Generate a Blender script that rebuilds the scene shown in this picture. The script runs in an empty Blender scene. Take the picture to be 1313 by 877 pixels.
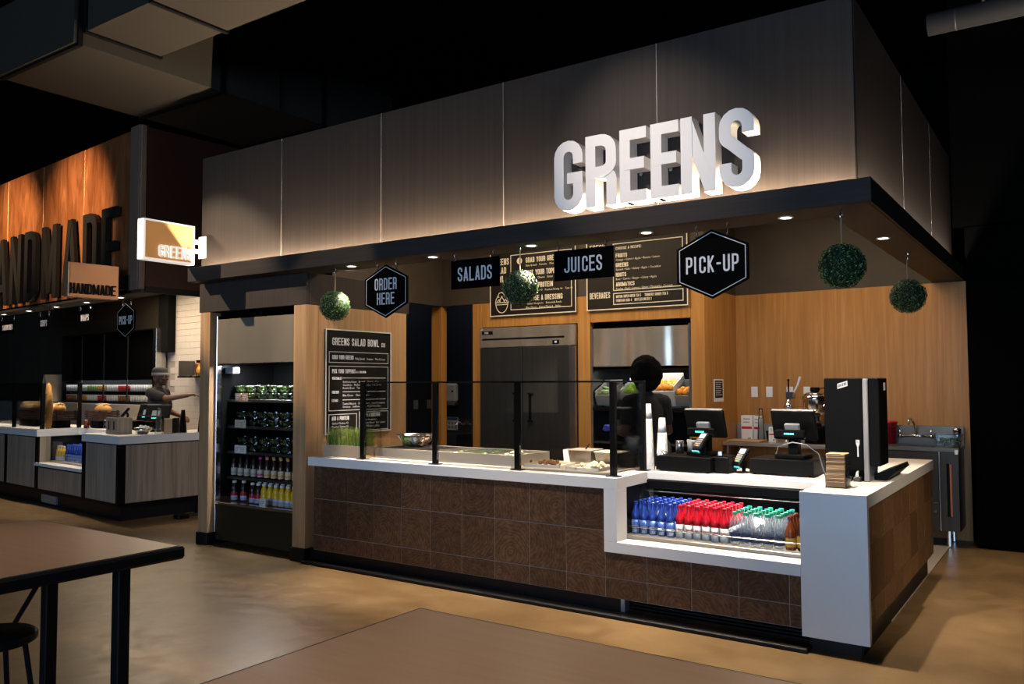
import bpy, bmesh, math, random
from mathutils import Vector, Matrix, Euler
random.seed(7)
PI = math.pi
S = bpy.context.scene
COL = S.collection

# ------------------------------------------------------------------ camera
cam = bpy.data.cameras.new('camera'); cam_o = bpy.data.objects.new('camera', cam); COL.objects.link(cam_o)
YAW, PITCH, ROLL, FPX = 0.602, 0.0482, -0.0039, 1059.05
fwd = Vector((-math.sin(YAW)*math.cos(PITCH), math.cos(YAW)*math.cos(PITCH), math.sin(PITCH)))
rgt = Vector((math.cos(YAW), math.sin(YAW), 0)); upv = rgt.cross(fwd)
r2 = rgt*math.cos(ROLL) + upv*math.sin(ROLL); u2 = upv*math.cos(ROLL) - rgt*math.sin(ROLL)
m = Matrix((r2, u2, -fwd)).transposed().to_4x4(); m.translation = Vector((0.9934, -4.9241, 1.5493))
cam_o.matrix_world = m
cam.sensor_fit = 'HORIZONTAL'; cam.sensor_width = 36.0; cam.lens = FPX*36.0/1313.0
cam.clip_start = 0.05; cam.clip_end = 100
S.camera = cam_o

# ------------------------------------------------------------------ world and lights
W = bpy.data.worlds.new('hall_air'); S.world = W; W.use_nodes = True
W.node_tree.nodes['Background'].inputs[0].default_value = (0.9, 0.92, 1.0, 1)
W.node_tree.nodes['Background'].inputs[1].default_value = 0.002
S.view_settings.view_transform = 'Standard'; S.view_settings.look = 'None'
S.view_settings.exposure = 0.0; S.view_settings.gamma = 1.0; S.view_settings.use_curve_mapping = False
S.cycles.use_denoising = True
S.cycles.max_bounces = 8; S.cycles.transparent_max_bounces = 16
S.cycles.caustics_reflective = False; S.cycles.caustics_refractive = False
S.cycles.sample_clamp_indirect = 4.0
WARM = (1.0, 0.79, 0.55); COOL = (0.62, 0.78, 1.0); NEUT = (1.0, 0.92, 0.82)
def aim(o, target): o.rotation_euler = (Vector(target)-o.location).to_track_quat('-Z', 'Y').to_euler()
def area(name, loc, target, sx, sy, power, color, spread=PI):
    l = bpy.data.lights.new(name, 'AREA'); l.shape = 'RECTANGLE'; l.size = sx; l.size_y = sy; l.energy = power; l.color = color; l.spread = spread
    o = bpy.data.objects.new(name, l); COL.objects.link(o); o.location = loc; aim(o, target); return o
def spot(name, loc, target, power, color, deg, blend=0.5, r=0.03, parent=None):
    l = bpy.data.lights.new(name, 'SPOT'); l.energy = power; l.color = color; l.spot_size = math.radians(deg); l.spot_blend = blend; l.shadow_soft_size = r
    o = bpy.data.objects.new(name, l); COL.objects.link(o); o.location = loc; aim(o, target)
    if parent: o.parent = parent
    return o
# daylight from the glazed entrance wall far behind the photographer
area('entrance_daylight', (1.5, -15.0, 2.6), (-1.5, 0, 1.0), 9.0, 3.6, 940, (0.43, 0.67, 1.0))
# kitchen ceiling lights above the canopy soffit
area('kitchen_light_right', (-1.0, 2.4, 3.5), (-1.0, 2.4, 0), 1.6, 1.2, 56, WARM)
area('kitchen_light_left', (-3.8, 1.9, 3.5), (-3.8, 2.1, 0), 2.2, 1.0, 75, WARM)
area('corridor_fill', (-6.2, 3.95, 3.2), (-6.5, 4.4, 0.8), 0.8, 0.3, 3.5, (0.85, 0.92, 1.0))  # added fill, no fixture: brings up what stands beyond the doorways
# track spots of the hall, and added fills
spot('track_spot_fascia', (-8.3, -3.4, 4.9), (-5.6, 0.0, 2.45), 1500, WARM, 20, 0.6, 0.02)
spot('track_spot_floor', (-2.2, -1.9, 5.2), (-2.3, -0.8, 0), 880, WARM, 44, 1.0, 0.05)
spot('track_spot_floor_right', (1.6, 1.2, 5.2), (1.35, 2.7, 0), 560, WARM, 34, 0.9, 0.04)
spot('track_spot_tables', (-0.3, -3.6, 5.2), (-0.3, -3.3, 0), 620, WARM, 42, 1.0, 0.05)
spot('left_table_fill', (-3.3, -3.5, 5.2), (-3.4, -3.2, 0), 420, WARM, 34, 1.0, 0.05)  # extra fill added to brighten the left tabletop
spot('counter_end_fill', (3.4, -1.4, 5.2), (-0.1, 1.3, 0.5), 900, WARM, 24, 1.0, 0.05)  # added fill from the right to lift the counter's side tiles
spot('track_spot_left_floor', (-5.6, -3.6, 5.2), (-4.9, -2.0, 0), 40, WARM, 50, 1.0, 0.05)
spot('track_spot_ball', (-2.2, -2.4, 4.6), (-4.3, 0.0, 2.1), 420, WARM, 16, 0.5, 0.03)
spot('track_spot_copper_a', (-8.9, -2.6, 4.7), (-9.2, 0.5, 3.45), 1150, (1.0, .70, .42), 42, 0.9, 0.05)
spot('track_spot_copper_b', (-10.9, -2.4, 4.7), (-11.2, 0.7, 3.45), 1150, (1.0, .70, .42), 42, 0.9, 0.03)
spot('duct_fill', (-4.6, -3.2, 1.0), (-6.4, 0.2, 4.45), 2.5, WARM, 40, 0.9, 0.05)  # added fill near the floor, aimed up so the ducts show

spot('track_spot_letters', (-3.0, -3.6, 5.3), (-1.25, -0.1, 2.93), 760, (1.0, .82, .68), 21, 1.0, 0.03)
# ------------------------------------------------------------------ materials
MATS = {}
def mat(name, color, rough=0.5, metal=0.0, emit=0.0, emit_color=None, alpha=1.0, trans=0.0, ior=1.45, spec=0.5, coat=0.0, aniso=0.0):
    M = bpy.data.materials.new(name); M.use_nodes = True; b = M.node_tree.nodes['Principled BSDF']
    b.inputs['Base Color'].default_value = (*color, 1); b.inputs['Roughness'].default_value = rough; b.inputs['Metallic'].default_value = metal
    b.inputs['IOR'].default_value = ior; b.inputs['Transmission Weight'].default_value = trans; b.inputs['Alpha'].default_value = alpha
    b.inputs['Specular IOR Level'].default_value = spec; b.inputs['Coat Weight'].default_value = coat; b.inputs['Anisotropic'].default_value = aniso
    if emit: b.inputs['Emission Color'].default_value = (*(emit_color or color), 1); b.inputs['Emission Strength'].default_value = emit
    MATS[name] = M; return M
def nd(M, t, **kw):
    n = M.node_tree.nodes.new(t)
    for k, v in kw.items(): setattr(n, k, v)
    return n
def lk(M, a, b): M.node_tree.links.new(a, b)
def bsdf(M): return M.node_tree.nodes['Principled BSDF']
def ramp(M, fac, stops):
    r = nd(M, 'ShaderNodeValToRGB'); e = r.color_ramp.elements
    while len(e) < len(stops): e.new(0.5)
    for i, (p, c) in enumerate(stops): e[i].position = p; e[i].color = (*c, 1)
    lk(M, fac, r.inputs[0]); return r.outputs[0]
def coords(M, scale, kind='Object', rnd=False):
    tc = nd(M, 'ShaderNodeTexCoord'); mp = nd(M, 'ShaderNodeMapping'); mp.inputs['Scale'].default_value = scale
    src = tc.outputs[kind]
    if rnd:
        oi = nd(M, 'ShaderNodeObjectInfo'); sc = nd(M, 'ShaderNodeVectorMath', operation='SCALE'); cb = nd(M, 'ShaderNodeCombineXYZ')
        for i in range(3): lk(M, oi.outputs['Random'], cb.inputs[i])
        lk(M, cb.outputs[0], sc.inputs[0]); sc.inputs['Scale'].default_value = 37.0
        ad = nd(M, 'ShaderNodeVectorMath', operation='ADD'); lk(M, src, ad.inputs[0]); lk(M, sc.outputs[0], ad.inputs[1]); src = ad.outputs[0]
    lk(M, src, mp.inputs['Vector']); return mp.outputs[0]
def noise(M, vec, scale, detail=4.0, rough=0.55, dist=0.0):
    n = nd(M, 'ShaderNodeTexNoise'); n.inputs['Scale'].default_value = scale; n.inputs['Detail'].default_value = detail
    n.inputs['Roughness'].default_value = rough; n.inputs['Distortion'].default_value = dist; lk(M, vec, n.inputs['Vector']); return n.outputs['Fac']
def bump(M, fac, strength, dist=0.01):
    b = nd(M, 'ShaderNodeBump'); b.inputs['Strength'].default_value = strength; b.inputs['Distance'].default_value = dist
    lk(M, fac, b.inputs['Height']); lk(M, b.outputs[0], bsdf(M).inputs['Normal'])
def grain(name, stops, scale, rough=0.45, nscale=1.0, spec=0.4, bstr=0.05, rnd=False, metal=0.0):
    M = mat(name, stops[0][1], rough, metal, spec=spec); v = coords(M, scale, rnd=rnd); f = noise(M, v, nscale, 6, 0.6, 0.4)
    lk(M, ramp(M, f, stops), bsdf(M).inputs['Base Color'])
    if bstr: bump(M, f, bstr)
    return M
grain('oak', [(0.3, (0.33, 0.143, 0.033)), (0.55, (0.43, 0.200, 0.050)), (0.75, (0.51, 0.258, 0.074))], (26, 26, 1.1), 0.42)
grain('oak_column', [(0.3, (0.36, 0.20, 0.095)), (0.55, (0.47, 0.28, 0.14)), (0.75, (0.55, 0.35, 0.185))], (24, 24, 1.0), 0.45)
grain('ash_panel', [(0.3, (0.19, 0.145, 0.105)), (0.5, (0.30, 0.24, 0.18)), (0.72, (0.40, 0.33, 0.26))], (22, 22, 0.8), 0.5)
grain('bronze', [(0.35, (0.040, 0.032, 0.028)), (0.65, (0.049, 0.040, 0.034))], (50, 50, 0.5), 0.5, metal=0.0, bstr=0.0, spec=0.12)
grain('bronze_dark', [(0.35, (0.036, 0.031, 0.028)), (0.65, (0.045, 0.039, 0.035))], (2, 2, 60), 0.5, metal=0.0, bstr=0.0, spec=0.08)
grain('taupe', [(0.4, (0.047, 0.035, 0.026)), (0.6, (0.054, 0.041, 0.030))], (3, 3, 3), 0.6, bstr=0.0)
grain('brushed_steel', [(0.35, (0.46, 0.42, 0.38)), (0.65, (0.52, 0.48, 0.43))], (1.0, 30, 30), 0.30, metal=0.75, bstr=0.0)
grain('steel_dark', [(0.35, (0.10, 0.098, 0.095)), (0.65, (0.12, 0.117, 0.112))], (20, 20, 1), 0.28, metal=0.8, bstr=0.0)
M = mat('concrete', (0.3, 0.2, 0.12), 0.34, spec=0.45)
v = coords(M, (1, 1, 1)); f1 = noise(M, v, 0.9, 5, 0.6); f2 = noise(M, v, 160, 2, 0.7); f3 = noise(M, v, 7, 5, 0.65, 0.6)
mx = nd(M, 'ShaderNodeMath', operation='ADD'); ml = nd(M, 'ShaderNodeMath', operation='MULTIPLY'); lk(M, f2, ml.inputs[0]); ml.inputs[1].default_value = 0.30
lk(M, f1, mx.inputs[0]); lk(M, ml.outputs[0], mx.inputs[1])
m3 = nd(M, 'ShaderNodeMath', operation='MULTIPLY_ADD'); lk(M, f3, m3.inputs[0]); m3.inputs[1].default_value = 0.22; lk(M, mx.outputs[0], m3.inputs[2])
lk(M, ramp(M, m3.outputs[0], [(0.55, (0.105, 0.062, 0.028)), (0.8, (0.190, 0.120, 0.056)), (1.05, (0.28, 0.186, 0.094))]), bsdf(M).inputs['Base Color'])
lk(M, ramp(M, f3, [(0.3, (0.28,)*3), (0.7, (0.44,)*3)]), bsdf(M).inputs['Roughness'])
# end-grain wood tile: growth rings about an off-centre heart, different on every tile
def endgrain(name, dark, mid, light):
    M = mat(name, mid, 0.55, spec=0.15)
    tc = nd(M, 'ShaderNodeTexCoord'); oi = nd(M, 'ShaderNodeObjectInfo')
    wn = nd(M, 'ShaderNodeTexWhiteNoise', noise_dimensions='1D'); lk(M, oi.outputs['Random'], wn.inputs['W'])
    off = nd(M, 'ShaderNodeVectorMath', operation='MULTIPLY_ADD'); lk(M, wn.outputs['Color'], off.inputs[0]); off.inputs[1].default_value = (0.30, 0.30, 0.30); off.inputs[2].default_value = (-0.15, -0.15, -0.15)
    sb = nd(M, 'ShaderNodeVectorMath', operation='SUBTRACT'); lk(M, tc.outputs['Object'], sb.inputs[0]); lk(M, off.outputs[0], sb.inputs[1])
    sq = nd(M, 'ShaderNodeVectorMath', operation='MULTIPLY'); lk(M, sb.outputs[0], sq.inputs[0]); sq.inputs[1].default_value = (1, 0, 1)
    nz = nd(M, 'ShaderNodeTexNoise'); nz.inputs['Scale'].default_value = 9; nz.inputs['Detail'].default_value = 4; lk(M, sb.outputs[0], nz.inputs['Vector'])
    ns = nd(M, 'ShaderNodeVectorMath', operation='MULTIPLY_ADD'); lk(M, nz.outputs['Color'], ns.inputs[0]); ns.inputs[1].default_value = (0.10, 0, 0.10); lk(M, sq.outputs[0], ns.inputs[2])
    wv = nd(M, 'ShaderNodeTexWave', wave_type='RINGS', rings_direction='SPHERICAL'); wv.inputs['Scale'].default_value = 12; wv.inputs['Distortion'].default_value = 2.2; wv.inputs['Detail'].default_value = 3
    lk(M, ns.outputs[0], wv.inputs['Vector'])
    n2 = noise(M, sb.outputs[0], 22, 6, 0.7)
    ad = nd(M, 'ShaderNodeMath', operation='MULTIPLY_ADD'); lk(M, wv.outputs['Fac'], ad.inputs[0]); ad.inputs[1].default_value = 0.16; lk(M, n2, ad.inputs[2])
    base = ramp(M, ad.outputs[0], [(0.30, dark), (0.58, mid), (0.90, light)])
    hs = nd(M, 'ShaderNodeHueSaturation'); lk(M, base, hs.inputs['Color'])
    vr = nd(M, 'ShaderNodeMapRange'); lk(M, oi.outputs['Random'], vr.inputs[0]); vr.inputs[3].default_value = 0.78; vr.inputs[4].default_value = 1.3; lk(M, vr.outputs[0], hs.inputs['Value'])
    lk(M, hs.outputs[0], bsdf(M).inputs['Base Color']); bump(M, ad.outputs[0], 0.06)
    return M
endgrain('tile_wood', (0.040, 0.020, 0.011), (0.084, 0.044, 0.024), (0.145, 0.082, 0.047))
endgrain('tile_wood_side_lit', (0.075, 0.040, 0.018), (0.125, 0.070, 0.033), (0.18, 0.105, 0.052))  # same wood in a lighter copy, spotlight on the side put into its colour
M = mat('copper', (0.72, 0.36, 0.17), 0.34, 0.7); v = coords(M, (3, 3, 0.7), rnd=True); f = noise(M, v, 2.0, 6, 0.65, 0.8)
lk(M, ramp(M, f, [(0.3, (0.38, 0.115, 0.035)), (0.6, (0.62, 0.22, 0.075)), (0.8, (0.80, 0.36, 0.14))]), bsdf(M).inputs['Base Color'])
lk(M, ramp(M, f, [(0.3, (0.38,)*3), (0.7, (0.55,)*3)]), bsdf(M).inputs['Roughness']); bump(M, f, 0.30, 0.02)
mat('panel_olive', (0.020, 0.017, 0.010), 0.4, spec=0.3); mat('seam', (0.22, 0.19, 0.17), 0.4); mat('quartz', (0.80, 0.79, 0.78), 0.22); mat('black', (0.004, 0.004, 0.004), 0.4, spec=0.12); mat('black_matte', (0.004, 0.004, 0.004), 0.8, spec=0.1)
mat('kick', (0.004, 0.0045, 0.006), 0.45, spec=0.3); mat('grout', (0.30, 0.235, 0.19), 0.9); mat('sign_black', (0.002, 0.002, 0.0022), 0.6, spec=0.02)
mat('sign_white', (0.80, 0.79, 0.80), 0.6); mat('letter_white', (0.86, 0.84, 0.81), 0.45); mat('sign_line', (0.62, 0.62, 0.62), 0.5)
mat('board_dark', (0.013, 0.0095, 0.007), 0.5, spec=0.25); mat('board_cream', (0.72, 0.66, 0.52), 0.55); mat('board_edge', (0.70, 0.68, 0.64), 0.4)
mat('menu_black', (0.006, 0.006, 0.006), 0.5, spec=0.2); mat('menu_grey', (0.55, 0.55, 0.55), 0.5)
mat('chrome', (0.75, 0.75, 0.76), 0.16, 1.0); mat('steel', (0.60, 0.58, 0.55), 0.26, 1.0); mat('steel_warm', (0.62, 0.55, 0.46), 0.32, 0.45)
mat('lamp', (1, .9, .75), emit=14, emit_color=(1, 0.88, 0.70)); mat('led', (1, .8, .6), emit=10, emit_color=(1, 0.82, 0.62))
mat('ceiling_black', (0.002, 0.002, 0.002), 0.95, spec=0.05); mat('duct_grey', (0.040, 0.035, 0.029), 0.7, 0.0, spec=0.05); mat('pipe_grey', (0.06, 0.06, 0.06), 0.45, 0.4)
mat('wall_black', (0.0012, 0.0012, 0.0012), 0.7, spec=0.02); mat('wall_slate', (0.020, 0.024, 0.032), 0.7, spec=0.2); mat('kitchen_floor', (0.33, 0.30, 0.27), 0.5)
mat('white_plastic', (0.78, 0.78, 0.77), 0.4); mat('grey_plastic', (0.22, 0.225, 0.24), 0.45); mat('dark_plastic', (0.0035, 0.0035, 0.0038), 0.45, spec=0.07)
mat('paper_white', (0.85, 0.84, 0.83), 0.8); mat('kraft', (0.46, 0.30, 0.165), 0.85); mat('kraft_dark', (0.33, 0.20, 0.10), 0.85)
mat('red_plastic', (0.50, 0.012, 0.02), 0.4); mat('red_ink', (0.55, 0.02, 0.03), 0.6); mat('dark_ink', (0.02, 0.02, 0.02), 0.6)
mat('teal_screen', (0.1, 0.7, 0.62), emit=1.0, emit_color=(0.15, 0.9, 0.75)); mat('lcd', (0.35, 0.45, 0.65), emit=0.25, emit_color=(0.45, 0.6, 0.9))
mat('teal_plastic', (0.05, 0.42, 0.48), 0.4); mat('key_grey', (0.33, 0.30, 0.29), 0.5); mat('key_red', (0.5, 0.06, 0.03), 0.5); mat('key_yellow', (0.6, 0.42, 0.05), 0.5)
grain('laminate', [(0.4, (0.225, 0.150, 0.106)), (0.6, (0.245, 0.165, 0.118))], (2, 30, 8), 0.34, bstr=0.0); mat('table_edge', (0.005, 0.006, 0.008), 0.45, spec=0.15)
mat('soil', (0.035, 0.022, 0.014), 0.9); mat('boxwood_core', (0.006, 0.012, 0.005), 0.9)
def leafmat(name, a, b, c):
    M = mat(name, b, 0.38, spec=0.5); g = nd(M, 'ShaderNodeNewGeometry'); lk(M, ramp(M, g.outputs['Random Per Island'], [(0.1, a), (0.55, b), (0.95, c)]), bsdf(M).inputs['Base Color']); return M
leafmat('boxwood_leaf', (0.010, 0.035, 0.012), (0.028, 0.085, 0.030), (0.13, 0.24, 0.07))
leafmat('wheatgrass', (0.07, 0.13, 0.015), (0.22, 0.30, 0.04), (0.46, 0.50, 0.12))
leafmat('lettuce', (0.16, 0.30, 0.05), (0.36, 0.52, 0.14), (0.62, 0.72, 0.34))
leafmat('lettuce_dark', (0.04, 0.08, 0.02), (0.10, 0.17, 0.05), (0.30, 0.36, 0.16))
mat('rope', (0.35, 0.26, 0.17), 0.9)
def glass(name, tint=(1, 1, 1), refl=0.6, rough=0.03):
    M = bpy.data.materials.new(name); M.use_nodes = True; nt = M.node_tree; nt.nodes.clear()
    out = nd(M, 'ShaderNodeOutputMaterial'); mixs = nd(M, 'ShaderNodeMixShader'); tr = nd(M, 'ShaderNodeBsdfTransparent'); gl = nd(M, 'ShaderNodeBsdfGlossy'); fr = nd(M, 'ShaderNodeFresnel')
    tr.inputs[0].default_value = (*tint, 1); gl.inputs['Roughness'].default_value = rough; fr.inputs[0].default_value = 1.45
    mu = nd(M, 'ShaderNodeMath', operation='MULTIPLY'); lk(M, fr.outputs[0], mu.inputs[0]); mu.inputs[1].default_value = refl
    lk(M, mu.outputs[0], mixs.inputs[0]); lk(M, tr.outputs[0], mixs.inputs[1]); lk(M, gl.outputs[0], mixs.inputs[2]); lk(M, mixs.outputs[0], out.inputs[0])
    MATS[name] = M; return M
glass('guard_glass', (0.955, 0.965, 0.97), 0.8); glass('clear_plastic', (0.93, 0.95, 0.95), 1.4, 0.12); glass('cold_glass', (0.95, 0.97, 0.98), 0.35)
mat('blue_bottle', (0.035, 0.085, 0.42), 0.28, 0.55); mat('blue_light', (0.07, 0.15, 0.48), 0.32, 0.4); mat('red_bottle', (0.62, 0.012, 0.03), 0.28, 0.35); mat('silver_label', (0.62, 0.62, 0.64), 0.35, 0.2)
mat('water_bottle', (0.62, 0.68, 0.72), 0.12, alpha=0.2)
M = MATS['water_bottle']; lw = nd(M, 'ShaderNodeLayerWeight'); lw.inputs[0].default_value = 0.55; lk(M, ramp(M, lw.outputs['Facing'], [(0.0, (0.07,)*3), (0.55, (0.16,)*3), (0.95, (0.85,)*3)]), bsdf(M).inputs['Alpha']); mat('navy_label', (0.03, 0.045, 0.11), 0.5); mat('green_cap', (0.01, 0.28, 0.15), 0.4); mat('amber_bottle', (0.14, 0.03, 0.008), 0.2)
mat('gold_label', (0.62, 0.35, 0.06), 0.5); mat('orange_cap', (0.80, 0.25, 0.02), 0.4); mat('yellow_drink', (0.80, 0.48, 0.02), 0.25); mat('dark_drink', (0.03, 0.012, 0.010), 0.25)
mat('lilac_label', (0.62, 0.60, 0.74), 0.5); mat('beige_label', (0.55, 0.47, 0.34), 0.6); mat('white_cap', (0.8, 0.76, 0.7), 0.4); mat('pink_cap', (0.6, 0.05, 0.22), 0.4)
mat('tag_kraft', (0.55, 0.33, 0.2), 0.7)
mat('skin_dark', (0.115, 0.052, 0.030), 0.5); mat('hair_black', (0.0045, 0.0035, 0.003), 0.95, spec=0.05); mat('shirt_black', (0.010, 0.010, 0.012), 0.85); mat('apron_grey', (0.045, 0.043, 0.043), 0.9)
mat('trousers', (0.02, 0.02, 0.024), 0.9); mat('glove_blue', (0.02, 0.06, 0.55), 0.45); mat('shoe', (0.01, 0.01, 0.01), 0.6); mat('cap_grey', (0.05, 0.047, 0.047), 0.85); mat('eye_white', (0.7, 0.68, 0.65), 0.4)
mat('lip', (0.13, 0.045, 0.035), 0.5)
mat('apple_green', (0.36, 0.55, 0.06), 0.35); mat('orange_fruit', (0.80, 0.30, 0.02), 0.45); mat('stem', (0.08, 0.05, 0.02), 0.8)
mat('bin_white', (0.58, 0.57, 0.55), 0.5); mat('crate_grey', (0.23, 0.215, 0.19), 0.7)
mat('white_tile', (0.66, 0.60, 0.53), 0.25); mat('tile_grout', (0.40, 0.36, 0.31), 0.9)
mat('bread_crust', (0.50, 0.25, 0.075), 0.75); mat('bread_pale', (0.66, 0.47, 0.24), 0.8); mat('crate_brown', (0.045, 0.022, 0.016), 0.6); mat('board_wood', (0.55, 0.40, 0.27), 0.5)
mat('letter_charcoal', (0.016, 0.015, 0.013), 0.5, spec=0.1); mat('post_grey', (0.17, 0.115, 0.082), 0.5, spec=0.2); mat('rust_dark', (0.045, 0.014, 0.008), 0.6, 0.3)
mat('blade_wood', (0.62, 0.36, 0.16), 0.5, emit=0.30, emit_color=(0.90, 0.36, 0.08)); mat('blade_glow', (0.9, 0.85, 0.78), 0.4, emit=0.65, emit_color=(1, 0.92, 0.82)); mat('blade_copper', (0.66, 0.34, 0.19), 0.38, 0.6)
mat('food_white', (0.75, 0.70, 0.55), 0.7); mat('food_brown', (0.20, 0.085, 0.03), 0.7); mat('tray_white', (0.70, 0.64, 0.54), 0.45); mat('food_cream', (0.62, 0.52, 0.36), 0.7)
mat('jar_white', (0.62, 0.62, 0.58), 0.5); mat('jar_green', (0.25, 0.33, 0.12), 0.5); mat('jar_red', (0.42, 0.03, 0.03), 0.5); mat('jar_brown', (0.20, 0.09, 0.03), 0.5); mat('jar_orange', (0.55, 0.28, 0.05), 0.5)
mat('light_cool', (0.8, 0.9, 1.0), emit=2.5, emit_color=(0.85, 0.93, 1.0)); mat('vent_zinc', (0.30, 0.34, 0.40), 0.4, 0.6); grain('steel_sink', [(0.35, (0.065, 0.055, 0.045)), (0.65, (0.078, 0.066, 0.055))], (20, 20, 1), 0.32, metal=0.6, bstr=0.0)
mat('steel_sink_top', (0.20, 0.165, 0.13), 0.3, 0.7); M = mat('steel_header', (0.66, 0.57, 0.46), 0.24, 0.78); f = noise(M, coords(M, (1, 1, .15)), 2.6, 1, 0.4); bump(M, f, 1.0, 0.10)
mat('copper_strip', (0.42, 0.13, 0.05), 0.5)

# ------------------------------------------------------------------ mesh building
class MB:
    def __init__(s): s.v = []; s.f = []
    def add(s, vs, fs):
        o = len(s.v); s.v += [tuple(p) for p in vs]; s.f += [tuple(i+o for i in f) for f in fs]; return s
    def bx(s, x0, x1, y0, y1, z0, z1, c=0.0):
        c = min(c, (x1-x0)*.45, (y1-y0)*.45, (z1-z0)*.45)
        if c <= 0:
            return s.add([(x0,y0,z0),(x1,y0,z0),(x1,y1,z0),(x0,y1,z0),(x0,y0,z1),(x1,y0,z1),(x1,y1,z1),(x0,y1,z1)],
                         [(0,3,2,1),(4,5,6,7),(0,1,5,4),(1,2,6,5),(2,3,7,6),(3,0,4,7)])
        vs = []; X = (x0, x1); Y = (y0, y1); Z = (z0, z1); sg = (1, -1); ix = {}
        for i in (0,1):
            for j in (0,1):
                for k in (0,1):
                    ix[i,j,k,'x'] = len(vs); vs.append((X[i], Y[j]+sg[j]*c, Z[k]+sg[k]*c))
                    ix[i,j,k,'y'] = len(vs); vs.append((X[i]+sg[i]*c, Y[j], Z[k]+sg[k]*c))
                    ix[i,j,k,'z'] = len(vs); vs.append((X[i]+sg[i]*c, Y[j]+sg[j]*c, Z[k]))
        fs = []
        q = ((0,0),(1,0),(1,1),(0,1))
        for i in (0,1):
            f = [ix[i,a,b,'x'] for a,b in q]; fs.append(f if i else f[::-1])
            f = [ix[a,i,b,'y'] for a,b in q]; fs.append(f[::-1] if i else f)
            f = [ix[a,b,i,'z'] for a,b in q]; fs.append(f if i else f[::-1])
            for j in (0,1):
                fl = (i == j)
                f = [ix[i,j,0,'x'],ix[i,j,0,'y'],ix[i,j,1,'y'],ix[i,j,1,'x']]; fs.append(f if not fl else f[::-1])
                f = [ix[i,0,j,'x'],ix[i,1,j,'x'],ix[i,1,j,'z'],ix[i,0,j,'z']]; fs.append(f if not fl else f[::-1])
                f = [ix[0,i,j,'y'],ix[0,i,j,'z'],ix[1,i,j,'z'],ix[1,i,j,'y']]; fs.append(f if not fl else f[::-1])
                for k in (0,1):
                    f = [ix[i,j,k,'x'],ix[i,j,k,'y'],ix[i,j,k,'z']]; fs.append(f if (i+j+k) % 2 == 0 else f[::-1])
        return s.add(vs, fs)
    def lathe(s, prof, n=12, c=(0,0,0), axis='z', cap=True):
        vs = []; fs = []
        for r, z in prof:
            for k in range(n):
                a = 2*PI*k/n; p = (r*math.cos(a), r*math.sin(a), z)
                if axis == 'x': p = (p[2], p[0], p[1])
                elif axis == 'y': p = (p[0], -p[2], p[1]) if False else (p[1], p[2], p[0])
                vs.append((p[0]+c[0], p[1]+c[1], p[2]+c[2]))
        m_ = len(prof)
        for i in range(m_-1):
            for k in range(n):
                a, b = i*n+k, i*n+(k+1) % n; fs.append((a, b, b+n, a+n))
        if cap: fs.append(tuple(range(n))[::-1]); fs.append(tuple(range((m_-1)*n, m_*n)))
        return s.add(vs, fs)
    def cyl(s, p0, p1, r0, r1=None, n=10):
        r1 = r0 if r1 is None else r1; p0 = Vector(p0); p1 = Vector(p1); d = (p1-p0).normalized()
        a = d.orthogonal().normalized(); b = d.cross(a); vs = []
        for p, r in ((p0, r0), (p1, r1)):
            for k in range(n): t = 2*PI*k/n; vs.append(p + a*(r*math.cos(t)) + b*(r*math.sin(t)))
        fs = [(k, (k+1) % n, n+(k+1) % n, n+k) for k in range(n)] + [tuple(range(n))[::-1], tuple(range(n, 2*n))]
        return s.add(vs, fs)
    def tube(s, pts, r, n=6):
        pts = [Vector(p) for p in pts]; vs = []; fs = []; a = None
        for i, p in enumerate(pts):
            d = (pts[min(i+1, len(pts)-1)] - pts[max(i-1, 0)]).normalized()
            a = d.orthogonal().normalized() if a is None else (a - d*a.dot(d)).normalized(); b = d.cross(a)
            rr = r[i] if isinstance(r, (list, tuple)) else r
            for k in range(n): t = 2*PI*k/n; vs.append(p + a*(rr*math.cos(t)) + b*(rr*math.sin(t)))
        for i in range(len(pts)-1):
            for k in range(n): q, w = i*n+k, i*n+(k+1) % n; fs.append((q, w, w+n, q+n))
        fs += [tuple(range(n))[::-1], tuple(range((len(pts)-1)*n, len(pts)*n))]
        return s.add(vs, fs)
    def prism(s, poly, t0, t1, plane='xz'):
        f = {'xz': lambda a, b, t: (a, t, b), 'xy': lambda a, b, t: (a, b, t), 'yz': lambda a, b, t: (t, a, b)}[plane]
        n = len(poly); vs = [f(a, b, t0) for a, b in poly] + [f(a, b, t1) for a, b in poly]
        return s.add(vs, [tuple(range(n)), tuple(range(n, 2*n))[::-1]] + [(i, i+n, (i+1) % n+n, (i+1) % n) for i in range(n)])
    def ball(s, c, r, n=12, m_=8, sc=(1, 1, 1)):
        c = Vector(c); vs = [(c.x, c.y, c.z-r*sc[2])]; fs = []
        for i in range(1, m_):
            th = -PI/2 + PI*i/m_
            for k in range(n): a = 2*PI*k/n; vs.append((c.x+r*sc[0]*math.cos(th)*math.cos(a), c.y+r*sc[1]*math.cos(th)*math.sin(a), c.z+r*sc[2]*math.sin(th)))
        vs.append((c.x, c.y, c.z+r*sc[2])); t = len(vs)-1
        for k in range(n): fs.append((0, 1+(k+1) % n, 1+k)); fs.append((t, t-n+k, t-n+(k+1) % n))
        for i in range(m_-2):
            for k in range(n): a, b = 1+i*n+k, 1+i*n+(k+1) % n; fs.append((a, b, b+n, a+n))
        return s.add(vs, fs)
    def cap(s, p0, p1, r0, r1, n=14):
        return s.cyl(p0, p1, r0, r1, n).ball(p0, r0, n, 8).ball(p1, r1, n, 8)
    def xf(s, M_): s.v = [tuple(M_ @ Vector(p)) for p in s.v]; return s
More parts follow.
